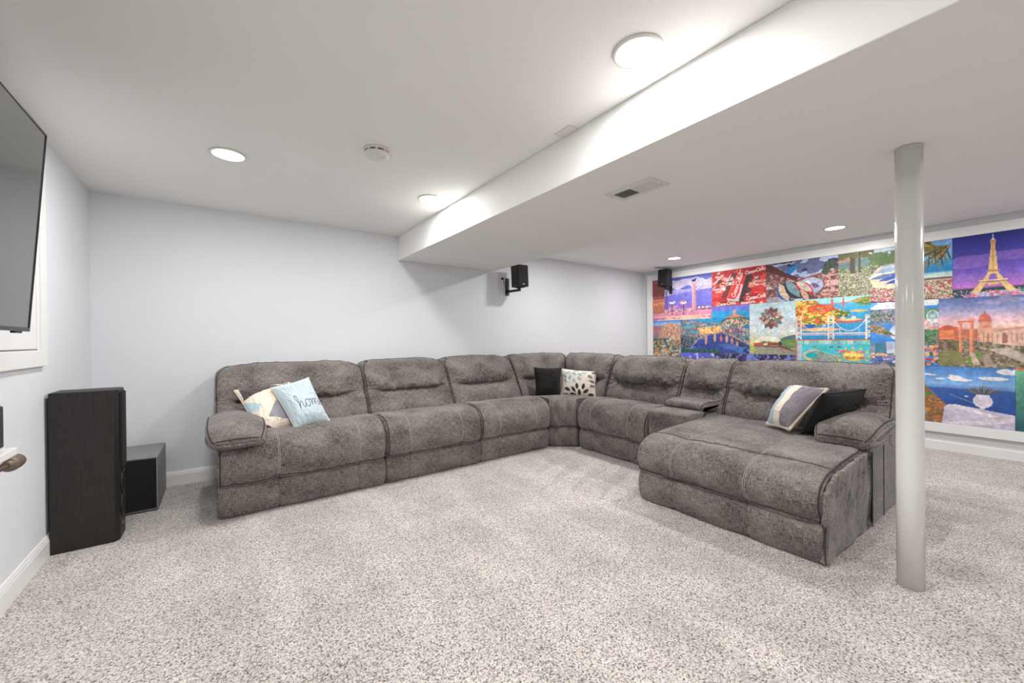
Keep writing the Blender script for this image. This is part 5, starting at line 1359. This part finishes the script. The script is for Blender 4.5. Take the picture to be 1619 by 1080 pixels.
def p_night(c):
    c.grad([(0, (90, 96, 214)), (1, (40, 40, 120))]); c.fill(c.n(121, 10) > .64, (206, 206, 246), .8); c.fill(c.stroke([(.5, 0), (.52, .3)], .05), (226, 220, 250), .8)
def p_skyline(c):
    c.grad([(0, (44, 32, 74)), (.2, (56, 50, 110)), (1, (24, 24, 50))]); c.cells(131, 26, [(40, 34, 70), (60, 56, 120), (34, 30, 56), (120, 130, 200)], ax=1); c.fill((c.n(132, 8, .5) > .64), (110, 130, 206), .8)
def p_terrace(c):
    c.grad([(0, (70, 130, 210)), (.30, (130, 180, 232)), (.37, (90, 130, 200)), (.38, (44, 84, 160)), (.7, (26, 70, 150)), (1, (30, 80, 160))])
    for (x, y, rx, ry) in ((.37, .17, .10, .035), (.46, .20, .10, .03), (.55, .18, .10, .035), (.64, .22, .08, .03), (.86, .18, .10, .03), (.97, .06, .09, .05), (.27, .14, .04, .03)): c.fill(c.ell(x, y, rx, ry) & (c.n(141, 16, .4) > .35), (236, 232, 240))
    hill = c.poly([(0, .26), (.10, .22), (.28, .22), (.34, .26), (.42, .44), (.54, .68), (.52, 1), (0, 1)])
    c.fill(hill, (176, 110, 56)); c.cells(142, 40, [(176, 100, 50), (206, 130, 60), (120, 110, 60), (150, 90, 60), (110, 84, 70)], hill)
    c.cells(143, 38, [(240, 230, 220), (236, 210, 150), (200, 200, 220), (226, 160, 80), (150, 180, 206), (250, 244, 236)], c.poly([(0, .24), (.12, .2), (.28, .22), (.36, .4), (.30, .54), (.20, .6), (.34, .86), (.36, 1), (0, 1)]) & (c.n(144, 12) > .36))
    c.fill(c.ell(.36, .84, .025, .03), (60, 180, 220)); c.fill(c.ell(.40, .5, .04, .04), (84, 120, 60))
    c.fill(c.poly([(.52, .70), (.55, .66), (.62, .655), (1, .76), (1, 1), (.50, 1)]), (206, 196, 216)); c.fill(c.poly([(.55, .66), (.60, .65), (.90, .80), (.86, .83)]), (236, 230, 240)); c.fill(c.poly([(.5, 1), (.78, .88), (1, .80), (1, .87), (.70, 1)]), (230, 222, 234)); c.fill(c.poly([(.78, 1), (1, .87), (1, 1)]), (200, 184, 208))
    c.fill(c.stroke([(.54, .68), (.86, .82)], .012), (240, 236, 244))
    c.fill(c.ell(.79, .565, .066, .112), (226, 216, 232)); c.fill(c.rect(.745, .455, .835, .49), (236, 228, 240)); c.fill(c.rect(.775, .66, .805, .70), (230, 222, 236))
    for k in range(13): c.fill(c.leaf(.79 + .028 * (k - 6) / 2, .39 - .02 * math.cos((k - 6) * .5), .16, .018, R(-90 + (k - 6) * 11)), ((84, 84, 60), (120, 110, 60), (70, 76, 70))[k % 3])
    c.fill(c.leaf(.68, .50, .05, .02, 0), (220, 220, 236)); c.fill(c.stroke([(.56, .48), (.74, .62)], .008), (130, 160, 206))
def p_shelves(c):
    c.grad([(0, (110, 190, 150)), (1, (30, 80, 90))]); c.fill(c.rect(0, 0, 1, .03), (240, 120, 60))
    for k in range(6):
        y = .05 + k * .16; c.cells(151 + k, 16, [(206, 60, 60), (60, 150, 206), (240, 190, 70), (60, 150, 100), (240, 230, 210), (150, 90, 150), (230, 130, 60)], c.rect(.14, y, .94, y + .12), ax=1.4); c.fill(c.rect(.1, y + .12, 1, y + .14), (120, 60, 40))
def p_teal(c):
    c.grad([(0, (110, 190, 200)), (.1, (170, 200, 120)), (.2, (240, 200, 90)), (1, (60, 140, 160))]); c.fill(c.rect(.9, 0, 1, 1), (230, 100, 60))

def mural():
    X0 = XR - .030
    yL, yR_, zB, zT = 4.175, -.545, .185, 2.232
    iL, iR, iB, iT = 4.068, -.450, .280, 2.137
    t = empty('wall_mural', (XR, (yL + yR_) / 2, (zB + zT) / 2), 'huge white framed mural of joined colourful travel jigsaw pictures behind the sofa', 'mural')
    box('backing_board', X0 + .006, XR - .001, yR_ + .01, yL - .01, zB + .01, zT - .01, M['backing'], t)
    fx0 = X0 - .012
    for nm, a in (('frame_stile', (iL, yL, zB, zT)), ('frame_stile', (yR_, iR, zB, zT))):
        box(nm, fx0, X0 + .006, a[0], a[1], a[2], a[3], M['trim'], t, .002)
    for (a, b) in ((iR, 1.69), (1.691, iL)):
        box('frame_rail', fx0, X0 + .006, a, b, iT, zT, M['trim'], t, .002)
        box('frame_rail', fx0, X0 + .006, a, b, zB, iB, M['trim'], t, .002)
    P = [(4.068, 3.058, 1.455, 2.137, p_square, .003, 'jigsaw picture of a lamplit square with a tall column at dusk', .006),
         (3.058, 2.330, 1.628, 2.137, p_cola, .003, 'red jigsaw picture with a tilted drink can and white lettering', .0042),
         (2.330, 1.552, 1.628, 2.137, p_cove, .001, 'jigsaw picture of rowing boats in a rocky cove', .005),
         (1.552, .640, 1.540, 2.137, p_garden, .001, 'jigsaw picture of a flowering garden above a palm beach', .005),
         (.640, -.250, 1.536, 2.137, p_tower, .002, 'jigsaw picture of a lit iron tower under a violet sky', .005),
         (4.068, 3.565, .280, 1.455, p_village, .001, 'jigsaw picture of a hillside village', .006),
         (3.565, 2.540, .938, 1.628, p_harbour, .001, 'jigsaw picture of a harbour town at night', .006),
         (2.540, 1.990, .938, 1.628, p_train, .002, 'pale jigsaw picture with a red steam train', .005),
         (1.990, 1.266, 1.134, 1.632, p_bridge, .002, 'bright jigsaw picture of a bay with two bridges', .0045),
         (1.990, 1.266, .840, 1.134, p_island, .002, 'turquoise jigsaw picture of an island with a yellow sun', .0045),
         (1.990, 1.266, .280, .840, p_teal, .001, None, .01),
         (1.266, .735, .858, 1.548, p_river, .001, 'jigsaw picture of a river city with a big wheel', .005),
         (-.250, -.450, 1.536, 2.137, p_night, .001, None, .01),
         (.095, -.450, .856, 1.540, p_shelves, .001, None, .008),
         (.735, .095, .856, 1.540, p_ruins, .001, 'jigsaw picture of ancient ruins and a domed church', .005),
         (3.565, 3.030, .280, .938, p_night, .001, None, .01),
         (3.030, 1.990, .280, .938, p_skyline, .001, None, .01),
         (1.266, 1.185, .280, .858, p_teal, .001, None, .008),
         (1.185, .250, .280, .856, p_terrace, .002, 'jigsaw picture of a white sea terrace with a potted plant', .005),
         (.250, -.450, .280, .856, p_shelves, .001, 'jigsaw picture of colourful shelves', .006)]
    for (ya, yb, za, zb, fn, proud, lb, res) in P:
        g_ = .0008
        ya -= g_; yb += g_; za += g_; zb -= g_
        c = Canvas(ya - yb, zb - za, res); fn(c)
        c.shade(int(ya * 100) % 37, 30, .84, 1.16); c.shade(int(ya * 100) % 31 + 3, 6, .88, 1.14)
        c.C = c.C * .93 + 14
        x = X0 - proud
        Gp = np.stack([np.full_like(c.X, x), ya - c.X * (ya - yb), zb - c.Y * (zb - za)], -1)
        ny, nx = c.X.shape; xb = X0 + .0055
        EV = [(xb, ya, zb), (xb, yb, zb), (xb, yb, za), (xb, ya, za)]
        cr = [0, nx - 1, ny * nx - 1, (ny - 1) * nx]
        EF = [(cr[i], -1 - i, -1 - (i + 1) % 4, cr[(i + 1) % 4]) for i in range(4)] + [(-1, -4, -3, -2)]
        # extra faces index new vertices as -1..-4
        o = fast_grid('jigsaw_picture', Gp, M['print'], t, colors=c.linear(), smooth=False, extra=(EV, EF))
        if lb: o['label'] = lb
mural()
